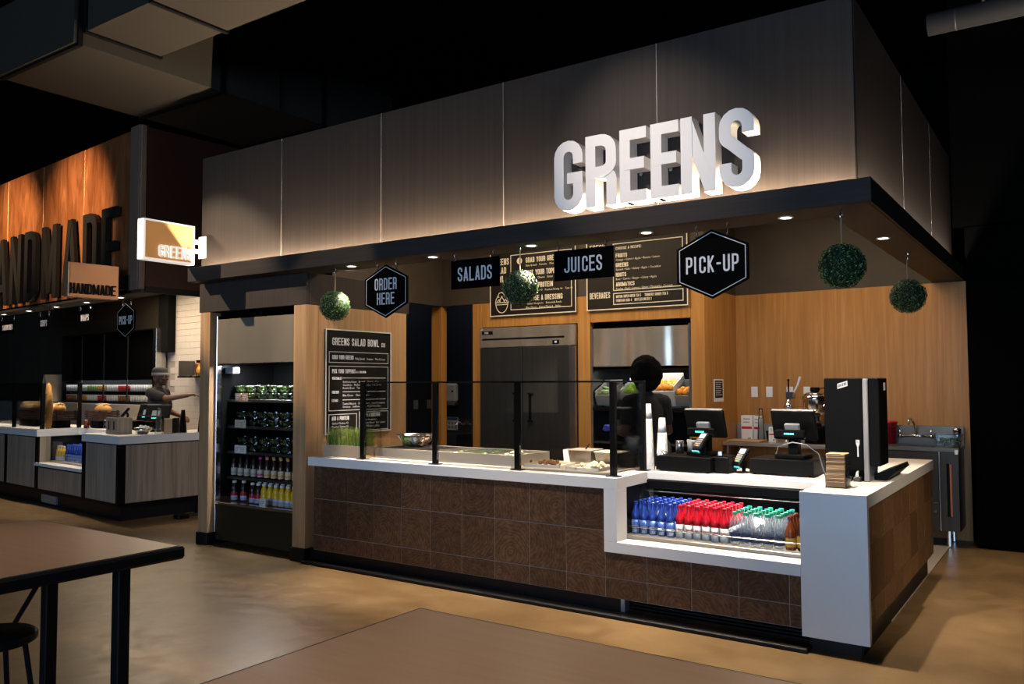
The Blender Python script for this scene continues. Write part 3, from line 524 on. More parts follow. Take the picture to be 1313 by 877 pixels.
# bottles
def bottle(kind):
    r = bpy.data.objects.new('bottle', None); COL.objects.link(r); r['category'] = 'bottle'
    if kind in ('blue', 'red'):
        R_ = .0292
        lo, hi = ('blue_light', 'blue_bottle') if kind == 'blue' else ('silver_label', 'red_bottle')
        zc = .095 if kind == 'blue' else .092
        MB().lathe([(R_*.9, 0), (R_, .006), (R_, zc)], 14).build('lower_body', lo, r, True)
        MB().lathe([(R_, zc), (R_, .125), (R_*.94, .138), (R_*.66, .156), (R_*.47, .175), (.0132, .192), (.0132, .202)], 14).build('upper_body', hi, r, True)
        MB().lathe([(.0148, .202), (.0152, .2025), (.0152, .214), (.013, .217)], 12).build('cap', hi if kind == 'blue' else 'red_bottle', r)
        if kind == 'blue':
            mb = MB()
            for j, wd in enumerate(('BUD', 'LIGHT')): text(wd, .021, -R_-.0006, .001, .5, .2, .08, x=0, z=.036-.026*j, align='c', width=.046, mb=mb)
            mb.v = [(math.sin(a/R_)*(R_+.0008), -math.cos(a/R_)*(R_+.0008), c) for a, b, c in mb.v]; mb.build('lettering', 'sign_white', r)
        else:
            mb = MB(); text('BUDWEISER', .011, 0, .001, .5, .2, .08, x=0, z=.055, align='c', width=.045, mb=mb); mb.bx(-.02, .02, 0, .001, .035, .042)
            mb.v = [(math.sin(a/R_)*(R_+.0008), -math.cos(a/R_)*(R_+.0008), c) for a, b, c in mb.v]; mb.build('lettering', 'red_ink', r)
    elif kind == 'water':
        R_ = .033
        MB().lathe([(R_*.85, 0), (R_, .01), (R_*.95, .03), (R_, .05), (R_*.95, .085), (R_, .11), (R_*.97, .135), (R_*.6, .165), (.013, .18), (.013, .188)], 14).build('body', 'water_bottle', r, True)
        MB().lathe([(R_+.0006, .022), (R_+.0006, .072)], 14, cap=False).build('label_band', 'navy_label', r, True)
        MB().lathe([(.016, .186), (.0165, .187), (.0165, .202), (.015, .204)], 12).build('cap', 'green_cap', r)
        mb = text('DASANI', .020, 0, .001, .5, .16, .08, x=0, z=.036, align='c', width=.052); mb.v = [(math.sin(a/R_)*(R_+.0014), -math.cos(a/R_)*(R_+.0014), c) for a, b, c in mb.v]; mb.build('lettering', 'sign_line', r)
    elif kind == 'amber':
        R_ = .031
        MB().lathe([(R_*.9, 0), (R_, .006), (R_, .11), (R_*.9, .13), (R_*.5, .155), (.013, .175), (.0125, .192)], 14).build('body', 'amber_bottle', r, True)
        MB().lathe([(R_+.0006, .02), (R_+.0006, .075)], 14, cap=False).build('label_band', 'gold_label', r, True)
        MB().lathe([(.0145, .190), (.0145, .204), (.0125, .206)], 12).build('cap', 'amber_bottle', r)
    elif kind == 'tea':
        R_ = .033
        MB().lathe([(R_*.9, 0), (R_, .006), (R_, .12), (R_*.9, .135), (R_*.62, .16), (.018, .17), (.018, .18)], 14).build('body', 'dark_drink', r, True)
        MB().lathe([(R_+.0006, .02), (R_+.0006, .09)], 14, cap=False).build('label_band', 'gold_label', r, True)
        MB().lathe([(.0205, .178), (.0205, .196), (.019, .198)], 12).build('cap', 'orange_cap', r)
    elif kind == 'juice':   # short square-shouldered bottle
        R_ = .034
        MB().lathe([(R_*.92, 0), (R_, .008), (R_, .085), (R_*.9, .10), (R_, .115), (R_*.8, .145), (.017, .165), (.017, .175)], 14).build('body', 'yellow_drink', r, True)
        MB().lathe([(R_+.0008, .008), (R_+.0008, .062)], 14, cap=False).build('label_band', 'lilac_label', r, True)
        MB().lathe([(.0205, .172), (.0205, .192), (.019, .194)], 12).build('cap', 'white_cap', r)
    elif kind == 'juice_red':
        R_ = .034
        MB().lathe([(R_*.92, 0), (R_, .008), (R_, .085), (R_*.9, .10), (R_, .115), (R_*.8, .145), (.017, .165), (.017, .175)], 14).build('body', 'dark_drink', r, True)
        MB().lathe([(R_+.0008, .008), (R_+.0008, .05)], 14, cap=False).build('label_band', 'lilac_label', r, True)
        MB().lathe([(R_+.0008, .05), (R_+.0008, .085)], 14, cap=False).build('red_band', 'red_plastic', r, True)
        MB().lathe([(.0205, .172), (.0205, .192), (.019, .194)], 12).build('cap', 'white_cap', r)
    elif kind in ('brew', 'brew_gold', 'brew_pink'):
        R_ = .030
        MB().lathe([(R_*.92, 0), (R_, .006), (R_, .11), (R_*.8, .135), (.0135, .165), (.0125, .19)], 14).build('body', 'dark_drink', r, True)
        MB().lathe([(R_+.0006, .015), (R_+.0006, .085)], 14, cap=False).build('label_band', 'beige_label', r, True)
        MB().lathe([(R_+.0010, .028), (R_+.0010, .048)], 14, cap=False).build('label_stripe', {'brew': 'key_grey', 'brew_gold': 'gold_label', 'brew_pink': 'pink_cap'}[kind], r, True)
        MB().lathe([(.0155, .180), (.0155, .200), (.014, .202)], 12).build('cap', {'brew': 'dark_plastic', 'brew_gold': 'gold_label', 'brew_pink': 'pink_cap'}[kind], r)
    return r
PROTO = {}
def put_bottle(kind, loc, label, group, rz=0.6):
    if kind not in PROTO: PROTO[kind] = b = bottle(kind)
    else:
        b = PROTO[kind]; r = b.copy(); COL.objects.link(r)
        for ch in b.children: c = ch.copy(); COL.objects.link(c); c.parent = r
        b = r
    b.location = loc; b.rotation_euler = (0, 0, rz); tag(b, label, 'bottle', group)
def block(kind, look, xa, pitch, ncol, ya, py, nrow, stagger, group, z=.5125):
    for j in range(nrow):
        for i in range(ncol):
            rowt = 'front row' if j == 0 else ('back row' if j == nrow-1 else '%s row from the front' % ORD[j])
            colt = 'leftmost' if i == 0 else ('rightmost' if i == ncol-1 else '%s from the left' % ORD[i])
            put_bottle(kind, (xa+i*pitch+(stagger if j % 2 else 0), ya+j*py, z), '%s, counter cooler, %s, %s' % (look, rowt, colt), group, 0.42+random.uniform(-.3, .3))
block('blue', 'blue aluminium bottle', -1.546, .0640, 5, .262, .0640, 6, 0.004, 'blue bottles in the counter cooler')
block('red', 'red and silver bottle', -1.222, .0605, 6, .262, .0640, 6, 0.002, 'red bottles in the counter cooler')
block('water', 'clear green-capped bottle', -0.852, .0700, 5, .266, .0720, 5, 0.0, 'water bottles in the counter cooler')
block('amber', 'amber glass bottle', -0.502, .0640, 1, .266, .0700, 3, 0.0, 'amber bottles in the counter cooler')
put_bottle('tea', (-0.430, .275, .5125), 'dark bottle with orange cap at the right end of the counter cooler', 'amber bottles in the counter cooler')
# ================================================================== SNEEZE GUARD
sg = thing('sneeze_guard', 'glass sneeze guard on black square posts along the salad counter', 'sneeze guard', (0, 0, .91))
gx = [-3.955, -3.17, -2.395, -1.615]
for x in gx + [None]:
    px, py = (x, .075) if x is not None else (-1.615, .53)
    p_ = box(px-.019, px+.019, py-.019, py+.019, .006, .645, .002).build('post', 'black', sg)
    box(px-.045, px+.045, py-.035, py+.035, 0, .0055, .001).build('base_plate', 'black', p_)
for a, b in zip(gx, gx[1:]):
    box(a+.022, b-.022, .072, .080, .035, .630).build('pane', 'guard_glass', sg)
box(-1.619, -1.611, .098, .508, .035, .630).build('pane', 'guard_glass', sg)
box(gx[0]-.02, gx[-1]+.02, .066, .086, .632, .648).build('top_rail', 'black', sg) if False else MB().bx(gx[0]+.02, gx[1]-.02, .068, .084, .632, .645).bx(gx[1]+.02, gx[2]-.02, .068, .084, .632, .645).bx(gx[2]+.02, gx[3]-.02, .068, .084, .632, .645).bx(-1.623, -1.607, .095, .511, .632, .645).build('top_rail', 'black', sg)

# ------------------------------------------------------------------ wheatgrass planter
pl = thing('wheatgrass_planter', 'long wooden box of green wheatgrass at the left counter end', 'planter', (-4.235, .20, .91))
b_ = MB(); b_.bx(-.24, .24, -.085, -.072, 0, .10, .002); b_.bx(-.24, .24, .072, .085, 0, .10, .002); b_.bx(-.24, -.227, -.072, .072, 0, .10); b_.bx(.227, .24, -.072, .072, 0, .10); b_.bx(-.227, .227, -.072, .072, 0, .012)
b_.build('wooden_box', 'board_wood', pl); box(-.226, .226, -.071, .071, .013, .088).build('soil', 'soil', pl)
g = MB(); rg = random.Random(3)
for k in range(1500):
    x, y = rg.uniform(-.222, .222), rg.uniform(-.068, .068); h = rg.uniform(.11, .18); lx, ly = rg.gauss(0, .018), rg.gauss(0, .018); a = rg.uniform(0, PI); wx, wy = .0022*math.cos(a), .0022*math.sin(a)
    g.add([(x-wx, y-wy, .088), (x+wx, y+wy, .088), (x+wx*.8+lx*.4, y+wy*.8+ly*.4, .088+h*.6), (x-wx*.8+lx*.4, y-wy*.8+ly*.4, .088+h*.6), (x+lx, y+ly, .088+h)], [(0,1,2,3), (3,2,4)])
gr = g.build('grass', 'wheatgrass', pl, fix=False); gr['kind'] = 'stuff'

# ------------------------------------------------------------------ food rail, bowls, tubs and trays
fr = thing('food_rail', 'long stainless steel ingredient rail behind the glass guard', 'food rail', (0, 0, .91))
b_ = MB(); b_.bx(-3.98, -2.52, .24, .252, 0, .085, .002); b_.bx(-3.98, -2.52, .70, .712, 0, .085); b_.bx(-3.98, -3.968, .252, .70, 0, .085); b_.bx(-2.532, -2.52, .252, .70, 0, .085); b_.build('rail_body', 'steel_warm', fr)
for k in range(5):
    xa = -3.962+k*.287
    p_ = MB(); p_.bx(xa, xa+.278, .256, .264, .03, .082); p_.bx(xa, xa+.278, .688, .696, .03, .082); p_.bx(xa, xa+.008, .264, .688, .03, .082); p_.bx(xa+.27, xa+.278, .264, .688, .03, .082); p_.bx(xa+.008, xa+.27, .264, .688, .03, .036)
    p_ = p_.build('food_pan', 'steel', fr)
    q = MB(); r_ = random.Random(20+k)
    big = (k == 4)
    for n in range(70):
        x, y = xa+.02+r_.random()*.238, .275+r_.random()*.40; z = .036+r_.random()*.012 + (.055*math.exp(-((x-xa-.14)/.07)**2-((y-.47)/.10)**2) if big else 0)
        q.ball((x, y, z), r_.uniform(.016, .024), 6, 4, (1, 1, .6))
    f_ = q.build('food', ['lettuce_dark', 'food_brown', 'food_cream', 'lettuce', 'food_white'][k], p_); f_['kind'] = 'stuff'
mb0 = MB().lathe([(.07, 0), (.115, .035), (.15, .075), (.168, .10), (.176, .102), (.176, .106), (.165, .104), (.145, .074), (.11, .036), (.066, .004)], 28)
tag(mb0.build('mixing_bowl', 'chrome', None, True, (-3.74, .50, .996)), 'wide shiny steel mixing bowl resting on the ingredient rail', 'bowl')
tag(MB().lathe([(.045, 0), (.06, .03), (.075, .075), (.082, .085), (.084, .088), (.078, .086), (.07, .072), (.056, .03), (.04, .004)], 20).build('mixing_bowl', 'steel_dark', None, True, (-3.92, .60, .996)), 'small dark steel bowl beside the wheatgrass planter', 'bowl')
cbd = tag(box(-2.49, -1.70, .12, .74, .9105, .922, .003).build('cutting_board', 'steel_warm'), 'steel work board under the trays behind the glass guard', 'board')
def tray(label, x, y, w, d, fill, seed):
    t = thing('food_tray', label, 'tray', (x, y, .9225), random.Random(seed).uniform(-.08, .08))
    MB().bx(-w/2, w/2, -d/2, d/2, 0, .004).bx(-w/2, w/2, -d/2, -d/2+.006, .004, .022).bx(-w/2, w/2, d/2-.006, d/2, .004, .022).bx(-w/2, -w/2+.006, -d/2, d/2, .004, .022).bx(w/2-.006, w/2, -d/2, d/2, .004, .022).build('pan', 'tray_white', t)
    r_ = random.Random(seed); q = MB()
    for n in range(26): q.ball((r_.gauss(0, w*.14), r_.gauss(0, d*.16), .016+r_.random()*.02), r_.uniform(.010, .02), 6, 4)
    q.build('food', fill, t)['kind'] = 'stuff'
tray('pale tray of browned meat scraps left of the guard post', -2.28, .33, .30, .26, 'food_brown', 2)
tray('pale tray of roasted vegetables right of the meat tray', -1.92, .32, .27, .30, 'food_cream', 5)
def tub(label, x, y, w, d, h, m_, lid, stick):
    t = thing('food_tub', label, 'tub', (x, y, .9225))
    vs = []; 
    for z, k in ((0, .86), (h, 1.0), (h, .94), (.008, .80)):
        vs += [(-w/2*k, -d/2*k, z), (w/2*k, -d/2*k, z), (w/2*k, d/2*k, z), (-w/2*k, d/2*k, z)]
    fs = [(3,2,1,0)] + [(i, (i+1) % 4, 4+(i+1) % 4, 4+i) for i in range(4)] + [(4+i, 4+(i+1) % 4, 8+(i+1) % 4, 8+i) for i in range(4)] + [(8+i, 8+(i+1) % 4, 12+(i+1) % 4, 12+i) for i in range(4)] + [(12,13,14,15)]
    MB().add(vs, fs).build('tub_body', m_, t)
    if lid: box(-w/2-.006, w/2+.006, -d/2-.006, d/2+.006, h+.0005, h+.008, .002).build('lid', lid, t)
    if stick: MB().tube([(0, 0, h*.3), (.02, -.03, h+.01), (.07, -.06, h+.05)], .005).build('utensil_handle', 'black', t)
tub('white paper tub at the left of the steel food tubs', -2.30, .66, .08, .08, .10, 'paper_white', None, False)
tub('steel tub with a lid and dark handle, left of two', -2.14, .62, .20, .18, .105, 'steel', 'steel_warm', True)
tub('steel tub with a lid and dark handle, right of two', -1.905, .60, .19, .18, .10, 'steel', 'tray_white', True)
tub('clear plastic tub of food beside the last guard post', -1.735, .61, .135, .20, .10, 'clear_plastic', None, False)

# ------------------------------------------------------------------ cups
def cupstack(label, x, y, r, n, m_='paper_white', z=.9105, tilt=0, ch=.11, pitch=.0135):
    t = thing('cup_stack', label, 'cups', (x, y, z)); t.rotation_euler = (0, tilt, 0)
    for k in range(n):
        f = r*(1-.30*k/n); MB().lathe([(f, k*pitch), (f*1.03, k*pitch+.002), (f*1.03, k*pitch+.006), (f*.985, k*pitch+.009), (f*.975, k*pitch+.0145)], 18, cap=False).build('cup', m_, t, True)
    MB().lathe([(r*.69, n*pitch), (r*.50, n*pitch+ch)], 18).build('cup', m_, t, True)
cupstack('tall stack of white paper cups beside the end post of the guard', -1.610, .61, .043, 27)
cupstack('shorter stack of white paper cups behind the tall stack', -1.585, .80, .047, 19)

# ------------------------------------------------------------------ registers
def cash_drawer(label, x0, x1, y0, y1):
    t = thing('cash_drawer', label, 'cash drawer', ((x0+x1)/2, (y0+y1)/2, .9105)); w, d = (x1-x0)/2, (y1-y0)/2
    box(-w, w, -d, d, .008, .108, .004).build('drawer_case', 'dark_plastic', t)
    box(-w+.012, w-.012, d, d+.006, .02, .095, .002).build('drawer_front', 'black', t)
    for a in (-1, 1):
        for b in (-1, 1): MB().cyl((a*(w-.03), b*(d-.03), 0), (a*(w-.03), b*(d-.03), .0078), .012).build('foot', 'black', t)
cash_drawer('black cash drawer under the left register screen', -1.53, -1.125, .56, .96)
cash_drawer('black cash drawer under the right register screen', -0.90, -0.47, .70, 1.04)
def register(label, loc, rz, w=.30, tilt=.32, teal=True):
    t = thing('register_terminal', label, 'register', loc, rz)     # screen looks to +y (the kitchen side), camera sees its back
    box(-.10, .10, -.11, .09, 0, .03, .006).build('stand_base', 'dark_plastic', t)
    box(-.035, .035, -.03, .03, .03, .20, .004).build('stand_neck', 'dark_plastic', t)
    M_ = Matrix.Translation((0, 0, .215)) @ Matrix.Rotation(tilt, 4, 'X')
    sc = box(-w/2, w/2, -.012, .022, -.095, .115, .006).xf(M_).build('screen_shell', 'dark_plastic', t)
    box(-w/2+.006, w/2-.006, -.010, .020, .1152, .1195, .001).xf(M_).build('top_edge', 'grey_plastic', sc)
    box(-w/2+.012, w/2-.012, .0222, .024, -.082, .102).xf(M_).build('glass_panel', 'black', sc)
    box(-.055, .045, -.040, -.0122, -.045, .03, .004).xf(M_).build('hinge_cover', 'grey_plastic', sc)
    box(-.115, .095, -.075, -.035, .135, .195, .010).build('customer_display', 'dark_plastic', t)
    mb = MB(); [mb.bx(-.045+.014*k, -.034+.014*k, -.0762, -.0752, .162, .174) for k in range(5)]; mb.build('display_digits', 'teal_screen', t)
register('black register screen seen from behind, left of two', (-1.245, .80, 1.0195), -.10)
register('black register screen seen from behind, right of two', (-0.64, .88, 1.0195), -.06)
def card_reader(label, loc, rz, elev):
    t = thing('card_reader', label, 'card reader', loc, rz)
    MB().cyl((0, .01, 0), (0, .01, .008), .05, None, 16).build('stand_foot', 'dark_plastic', t); MB().tube([(0, .02, .008), (0, .03, elev*.6), (0, .02, elev)], .014, 8).build('stand_arm', 'dark_plastic', t)
    M_ = Matrix.Translation((0, 0, elev)) @ Matrix.Rotation(math.radians(52), 4, 'X')
    bd = box(-.040, .040, -.075, .075, -.014, .016, .008).xf(M_).build('reader_body', 'dark_plastic', t)
    box(-.030, .030, .022, .062, .0162, .0175).xf(M_).build('screen', 'lcd', bd)
    for r_ in range(4):
        for c_ in range(3):
            mt = 'key_grey' if r_ < 3 else ('key_red', 'key_yellow', 'teal_plastic')[c_]
            box(-.029+.020*c_, -.011+.020*c_, .008-.0165*r_-.006, .008-.0165*r_+.006, .0162, .019, .001).xf(M_).build('key', mt, bd)
    box(-.038, .038, -.090, -.0752, -.012, .008, .002).xf(M_).build('card_slot', 'teal_plastic', bd)
    box(-.012, .012, -.0405, -.0385, -.05, -.03).build('brand_badge', 'red_ink', t) if elev > .12 else None
card_reader('card reader with coloured keys standing on the left cash drawer', (-1.225, .66, 1.0195), -.55, .10)
card_reader('card reader with coloured keys standing on the counter between the drawers', (-0.975, .76, .9105), -.55, .105)
t = thing('receipt_printer', 'small black receipt printer right of the left cash drawer', 'printer', (-1.065, .70, .9105))
box(-.055, .05, -.08, .09, 0, .115, .008).build('printer_body', 'dark_plastic', t); box(-.045, .04, -.06, .05, .1155, .122, .003).build('printer_lid', 'black', t); box(-.03, -.005, -.062, -.055, .122, .15).build('receipt', 'lcd', t)
MB().tube([(-1.56, .60, .915), (-1.55, .63, 1.02), (-1.52, .62, 1.06), (-1.50, .66, 1.0), (-1.53, .70, .96), (-1.55, .66, 1.0), (-1.51, .64, 1.05), (-1.48, .68, 1.03)], .003).build('cable', 'black')
tag(bpy.data.objects['cable'], 'tangle of thin black cable above the left cash drawer', 'cable')
c2 = tag(MB().tube([(-0.75, .80, 1.03), (-0.72, .78, 1.10), (-0.62, .76, 1.135), (-0.53, .77, 1.12), (-0.46, .80, 1.06), (-.435, .82, .95), (-.43, .84, .914)], .004).build('cable', 'grey_plastic'), 'grey cable looping over the right cash drawer', 'cable')
tag(MB().lathe([(.03, 0), (.03, .09), (.027, .092)], 16).build('steel_cup', 'steel', None, True, (-1.46, .83, 1.0195)), 'small steel cup on the left cash drawer', 'cup')
t = thing('tissue_caddy', 'dark grey plastic caddy behind the left card reader', 'caddy', (-1.37, .88, 1.0195)); MB().lathe([(.045, 0), (.05, .10), (.046, .10), (.042, .005)], 18).build('caddy_body', 'grey_plastic', t, True); MB().cyl((0, 0, .005), (0, 0, .11), .018).build('filler', 'dark_plastic', t)

# ------------------------------------------------------------------ napkins and cutlery dispenser on the end counter
t = thing('napkin_holder', 'clear acrylic holder with a tall stack of brown paper napkins', 'napkins', (-.222, .30, .9105))
for k in range(30):
    r_ = random.Random(k); z = .006+k*.0066; j = r_.uniform(-.002, .002)
    box(-.056+j, .050+j, -.056+r_.uniform(-.002, .002), .060, z, z+.0058, .0015).build('napkin', 'kraft' if k % 5 else 'kraft_dark', t)
MB().bx(-.062, .064, -.06, .068, 0, .005).bx(.054, .058, -.055, .066, .0052, .200).bx(-.062, -.058, -.055, .066, .0052, .200).build('acrylic_sides', 'guard_glass', t)
t = thing('cutlery_dispenser', 'tall black cutlery dispenser tower on the counter end', 'dispenser', (0, 0, .9105))
u_ = box(-.385, -.150, .665, .93, .07, .655, .006).build('left_housing', 'dark_plastic', t)
box(-.385, -.150, .70, .93, .0, .069).build('left_base', 'dark_plastic', t)
box(-.148, -.118, .655, .93, 0.0, .650, .004).build('spine', 'grey_plastic', t)
q_ = box(-.116, -.050, .665, .92, .10, .655, .006).build('right_housing', 'dark_plastic', t)
MB().prism([(-.116, .035), (.0, .085), (.012, .060), (-.05, .0), (-.116, .0)], .80, 1.30, 'xz').build('cutlery_tray', 'dark_plastic', t)
box(-.13, .0, .68, 1.36, 0.0, .006).build('base_plate', 'grey_plastic', t) if False else None
lg = MB().prism([(-.300, .585), (-.238, .605), (-.238, .638), (-.300, .618)], .6635, .6648, 'xz').build('brand_plate', 'sign_line', u_)
m_ = text('DIXIE', .019, .6633, .001, .5, .18, .1, x=-.295, z=.594, width=.052); m_.v = [(a, b, c+(a+.295)*.32) for a, b, c in m_.v]; m_.build('brand_lettering', 'dark_ink', lg)
lg2 = box(-.0498, -.0488, .80, .86, .575, .625).build('brand_plate', 'sign_line', q_)
fk = MB(); fk.bx(-.188, -.180, .663, .6648, .155, .225, .0); fk.prism([(-.195, .24), (-.190, .222), (-.178, .222), (-.173, .24)], .663, .6648, 'xz')
for k in range(4): fk.bx(-.195+.0058*k, -.1915+.0058*k, .663, .6648, .24, .262)
fk.build('fork_icon', 'sign_white', u_)
for k, x in enumerate((-.30, -.245, -.19)): MB().tube([(x, .68, .062), (x, .655, .055), (x, .648, .03)], [.006, .007, .010]).build('fork_handle', 'white_plastic' if k == 2 else 'dark_plastic', t)
for x in (-.30, -.245, -.19): box(x-.022, x+.022, .64, .70, .0, .028, .004).build('catch_cup', 'steel_dark', t)

# ================================================================== HANGING SIGNS
def chain(mb, x, z0, z1, y=0):
    n = max(2, int((z1-z0)/.024)); 
    for k in range(n):
        z = z0+(z1-z0)*(k+.5)/n; h = (z1-z0)/n*.62
        pts = [(x+(.009*math.cos(a) if k % 2 else 0), y+(0 if k % 2 else .009*math.cos(a)), z+h*math.sin(a)) for a in [i*PI/4 for i in range(9)]]
        mb.tube(pts, .0026, 4)
def hang(name, label, kind, x, ztop, w, h, lines, size, y=-.05):
    t = thing(name, label, 'sign', (x, y, ztop-h))
    if kind == 'hex':
        pts = lambda k: [(0, h/2+h/2*k), (-w/2*k, h/2+h*.25*k), (-w/2*k, h/2-h*.25*k), (0, h/2-h/2*k), (w/2*k, h/2-h*.25*k), (w/2*k, h/2+h*.25*k)]
        MB().prism(pts(1), -.006, .006).build('panel', 'sign_black', t)
        a, b = pts(.93), pts(.905); mb = MB(); mb.add([(p[0], -.0075, p[1]) for p in a]+[(p[0], -.0075, p[1]) for p in b], [(i, (i+1) % 6, 6+(i+1) % 6, 6+i) for i in range(6)]); mb.build('border', 'sign_line', t)
        zc = h*.75; hooks = (-w*.22, w*.22); hz = h*.89
    else:
        box(-w/2, w/2, -.006, .006, 0, h, .001).build('panel', 'sign_black', t); hooks = (-w*.44, w*.36); hz = h
    n = len(lines); gap = size*.22; tot = n*size+(n-1)*gap; z = h/2+tot/2-size
    for ln in lines: letters(t, ln, size, -.0065, .0015, .40, .115, .12, 0, z, 'c', 'sign_white'); z -= size+gap
    for hx in hooks: c = MB(); chain(c, hx, hz-.02, 2.52-(ztop-h), .009); c.build('chain', 'chrome', t)
hang('hanging_sign', 'black hexagonal hanging sign reading ORDER HERE', 'hex', -3.58, 2.495, .464, .43, ['ORDER', 'HERE'], .096)
hang('hanging_sign', 'black rectangular hanging sign reading SALADS', 'rect', -2.685, 2.465, .448, .218, ['SALADS'], .105)
hang('hanging_sign', 'black rectangular hanging sign reading JUICES', 'rect', -1.765, 2.452, .460, .208, ['JUICES'], .105)
hang('hanging_sign', 'black hexagonal hanging sign reading PICK-UP', 'hex', -0.855, 2.485, .460, .43, ['PICK-UP'], .105)

# ================================================================== HANGING GREENERY BALLS
def leafball(seed, R_=.122, n=1500):
    r_ = random.Random(seed); mb = MB()
    for k in range(n):
        u = 1-2*(k+.5)/n; th = k*2.399963; s_ = math.sqrt(1-u*u); d_ = Vector((s_*math.cos(th), s_*math.sin(th), u)); rr = R_*r_.uniform(.93, 1.07)
        nrm = (d_ + Vector((r_.gauss(0, .55), r_.gauss(0, .55), r_.gauss(0, .55)))).normalized(); a = nrm.orthogonal().normalized(); a.rotate(Matrix.Rotation(r_.uniform(0, 2*PI), 3, nrm)); b = nrm.cross(a)
        p = d_*rr; L_, w_ = r_.uniform(.010, .016), r_.uniform(.005, .0075)
        mb.add([p-a*L_*.5, p+b*w_+nrm*.001, p+a*L_*.5, p-b*w_+nrm*.001, p-nrm*.002], [(0, 4, 1), (1, 4, 2), (2, 4, 3), (3, 4, 0)])
    return mb
bl0 = None
for i, (x, y, z, lab) in enumerate([(-4.17, -.045, 2.195, 'round boxwood ball hanging left of the order here sign'), (-2.287, -.045, 2.22, 'round boxwood ball hanging between the salads and juices signs'), (-0.095, -.045, 2.195, 'round boxwood ball hanging right of the pick-up sign'), (-0.05, 1.83, 2.178, 'round boxwood ball farthest right, under the side soffit')]):
    if bl0 is None:
        bl0 = thing('boxwood_ball', lab, 'greenery ball', (x, y, z), 0, 'hanging boxwood balls')
        MB().ball((0, 0, 0), .117, 24, 16).build('core', 'boxwood_core', bl0, True)
        lf = leafball(11).build('leaves', 'boxwood_leaf', bl0, fix=False); lf['kind'] = 'stuff'
        MB().tube([(0, 0, .11), (.002, 0, .2), (0, 0, .275)], .004).build('cord', 'rope', bl0)
        c = MB(); chain(c, 0, .275, .325); c.build('hook', 'chrome', bl0)
    else: dup(bl0, (x, y, z), i*1.3, lab)
tag(MB().tube([(-4.17, -.045, 2.50), (-3.95, -.046, 2.475), (-3.80, -.050, 2.455)], .002, 5).build('string', 'rope'), 'thin cord strung from the left greenery ball to the order here sign', 'cord')

# ================================================================== MENU BOARDS
def board(name, label, loc, rz, w, h, back, edge):
    t = thing(name, label, 'menu board', loc, rz); box(-w/2, w/2, 0, .018, 0, h).build('panel', back, t)
    mb = MB(); outline(mb, -w/2-.006, w/2+.006, -.006, h+.006, .011, .0, .004); mb.build('frame', edge, t); return t
t = board('menu_board', 'black wall menu headed GREENS SALAD BOWL beside the tall fridge', (-4.5535, .633, 1.088), PI/2, .84, .94, 'menu_black', 'board_edge')
mb = MB(); y = -.0008
text('GREENS SALAD BOWL', .068, y, .001, .40, .13, .11, x=-.345, z=.80, width=.60, mb=mb); text('$10', .04, y, .001, .4, .1, .11, x=.29, z=.80, mb=mb)
text('GRAB YOUR GREENS', .038, y, .001, .40, .15, .10, x=-.345, z=.672, width=.265, mb=mb); words(mb, 'Baby Spinach    Romaine    Mixed Greens', .022, -.06, .672, y, width=.40)
text('PICK YOUR TOPPINGS', .038, y, .001, .40, .15, .10, x=-.345, z=.545, width=.29, mb=mb); text('ALL INCLUDED', .02, y, .001, .4, .15, .1, x=-.045, z=.548, width=.125, mb=mb)
for s_, z in (('VEGETABLES', .488), ('CHEESES', .362), ('EXTRAS', .287)): text(s_, .024, y, .001, .40, .15, .10, x=-.345, z=z, width=.012*len(s_), mb=mb)
for a, z in ((-.215, .500), (-.215, .374), (-.215, .300)): mb.bx(a, .345, y-.001, y, z, z+.005)
words(mb, 'Artichoke Hearts    Broccoli    Carrots    Corn', .021, -.215, .458, y, width=.47); words(mb, 'Cucumbers    Mushrooms    Olives    Red Onions', .021, -.215, .430, y, width=.50); words(mb, 'Roasted Beets    Tomatoes', .021, -.215, .402, y, width=.28)
words(mb, 'Bleu Cheese    Cheddar    Feta', .021, -.215, .335, y, width=.33); words(mb, 'Toasted Almonds    Chopped Bacon    Dried Cranberries', .021, -.215, .258, y, width=.55); words(mb, 'Croutons    Sunflower Seeds    Hard Boiled Eggs', .021, -.215, .230, y, width=.49)
text('ADD A PROTEIN', .036, y, .001, .40, .15, .10, x=-.345, z=.120, width=.21, mb=mb); text('CHOOSE A DRESSING', .036, y, .001, .40, .15, .10, x=.02, z=.140, width=.25, mb=mb)
for i, s_ in enumerate(('Grilled Chicken +3', 'Poached Shrimp +4', 'Roasted Tuna +4')): words(mb, s_, .021, -.345, .083-.03*i, y, width=.20)
for i, s_ in enumerate(('Balsamic Vinaigrette', 'Buttermilk Ranch   Bleu Cheese', 'Honey Mustard   Italian')): words(mb, s_, .021, .02, .104-.03*i, y, width=(.20, .32, .24)[i])
mb.build('lettering', 'sign_white', t, fix=False)['kind'] = 'stuff'
mb = MB(); outline(mb, -.385, .385, .64, .742, .006, y); outline(mb, -.385, .385, .205, .612, .006, y); outline(mb, -.385, -.035, .012, .176, .006, y); outline(mb, -.005, .385, .012, .190, .006, y); mb.build('border_lines', 'menu_grey', t)

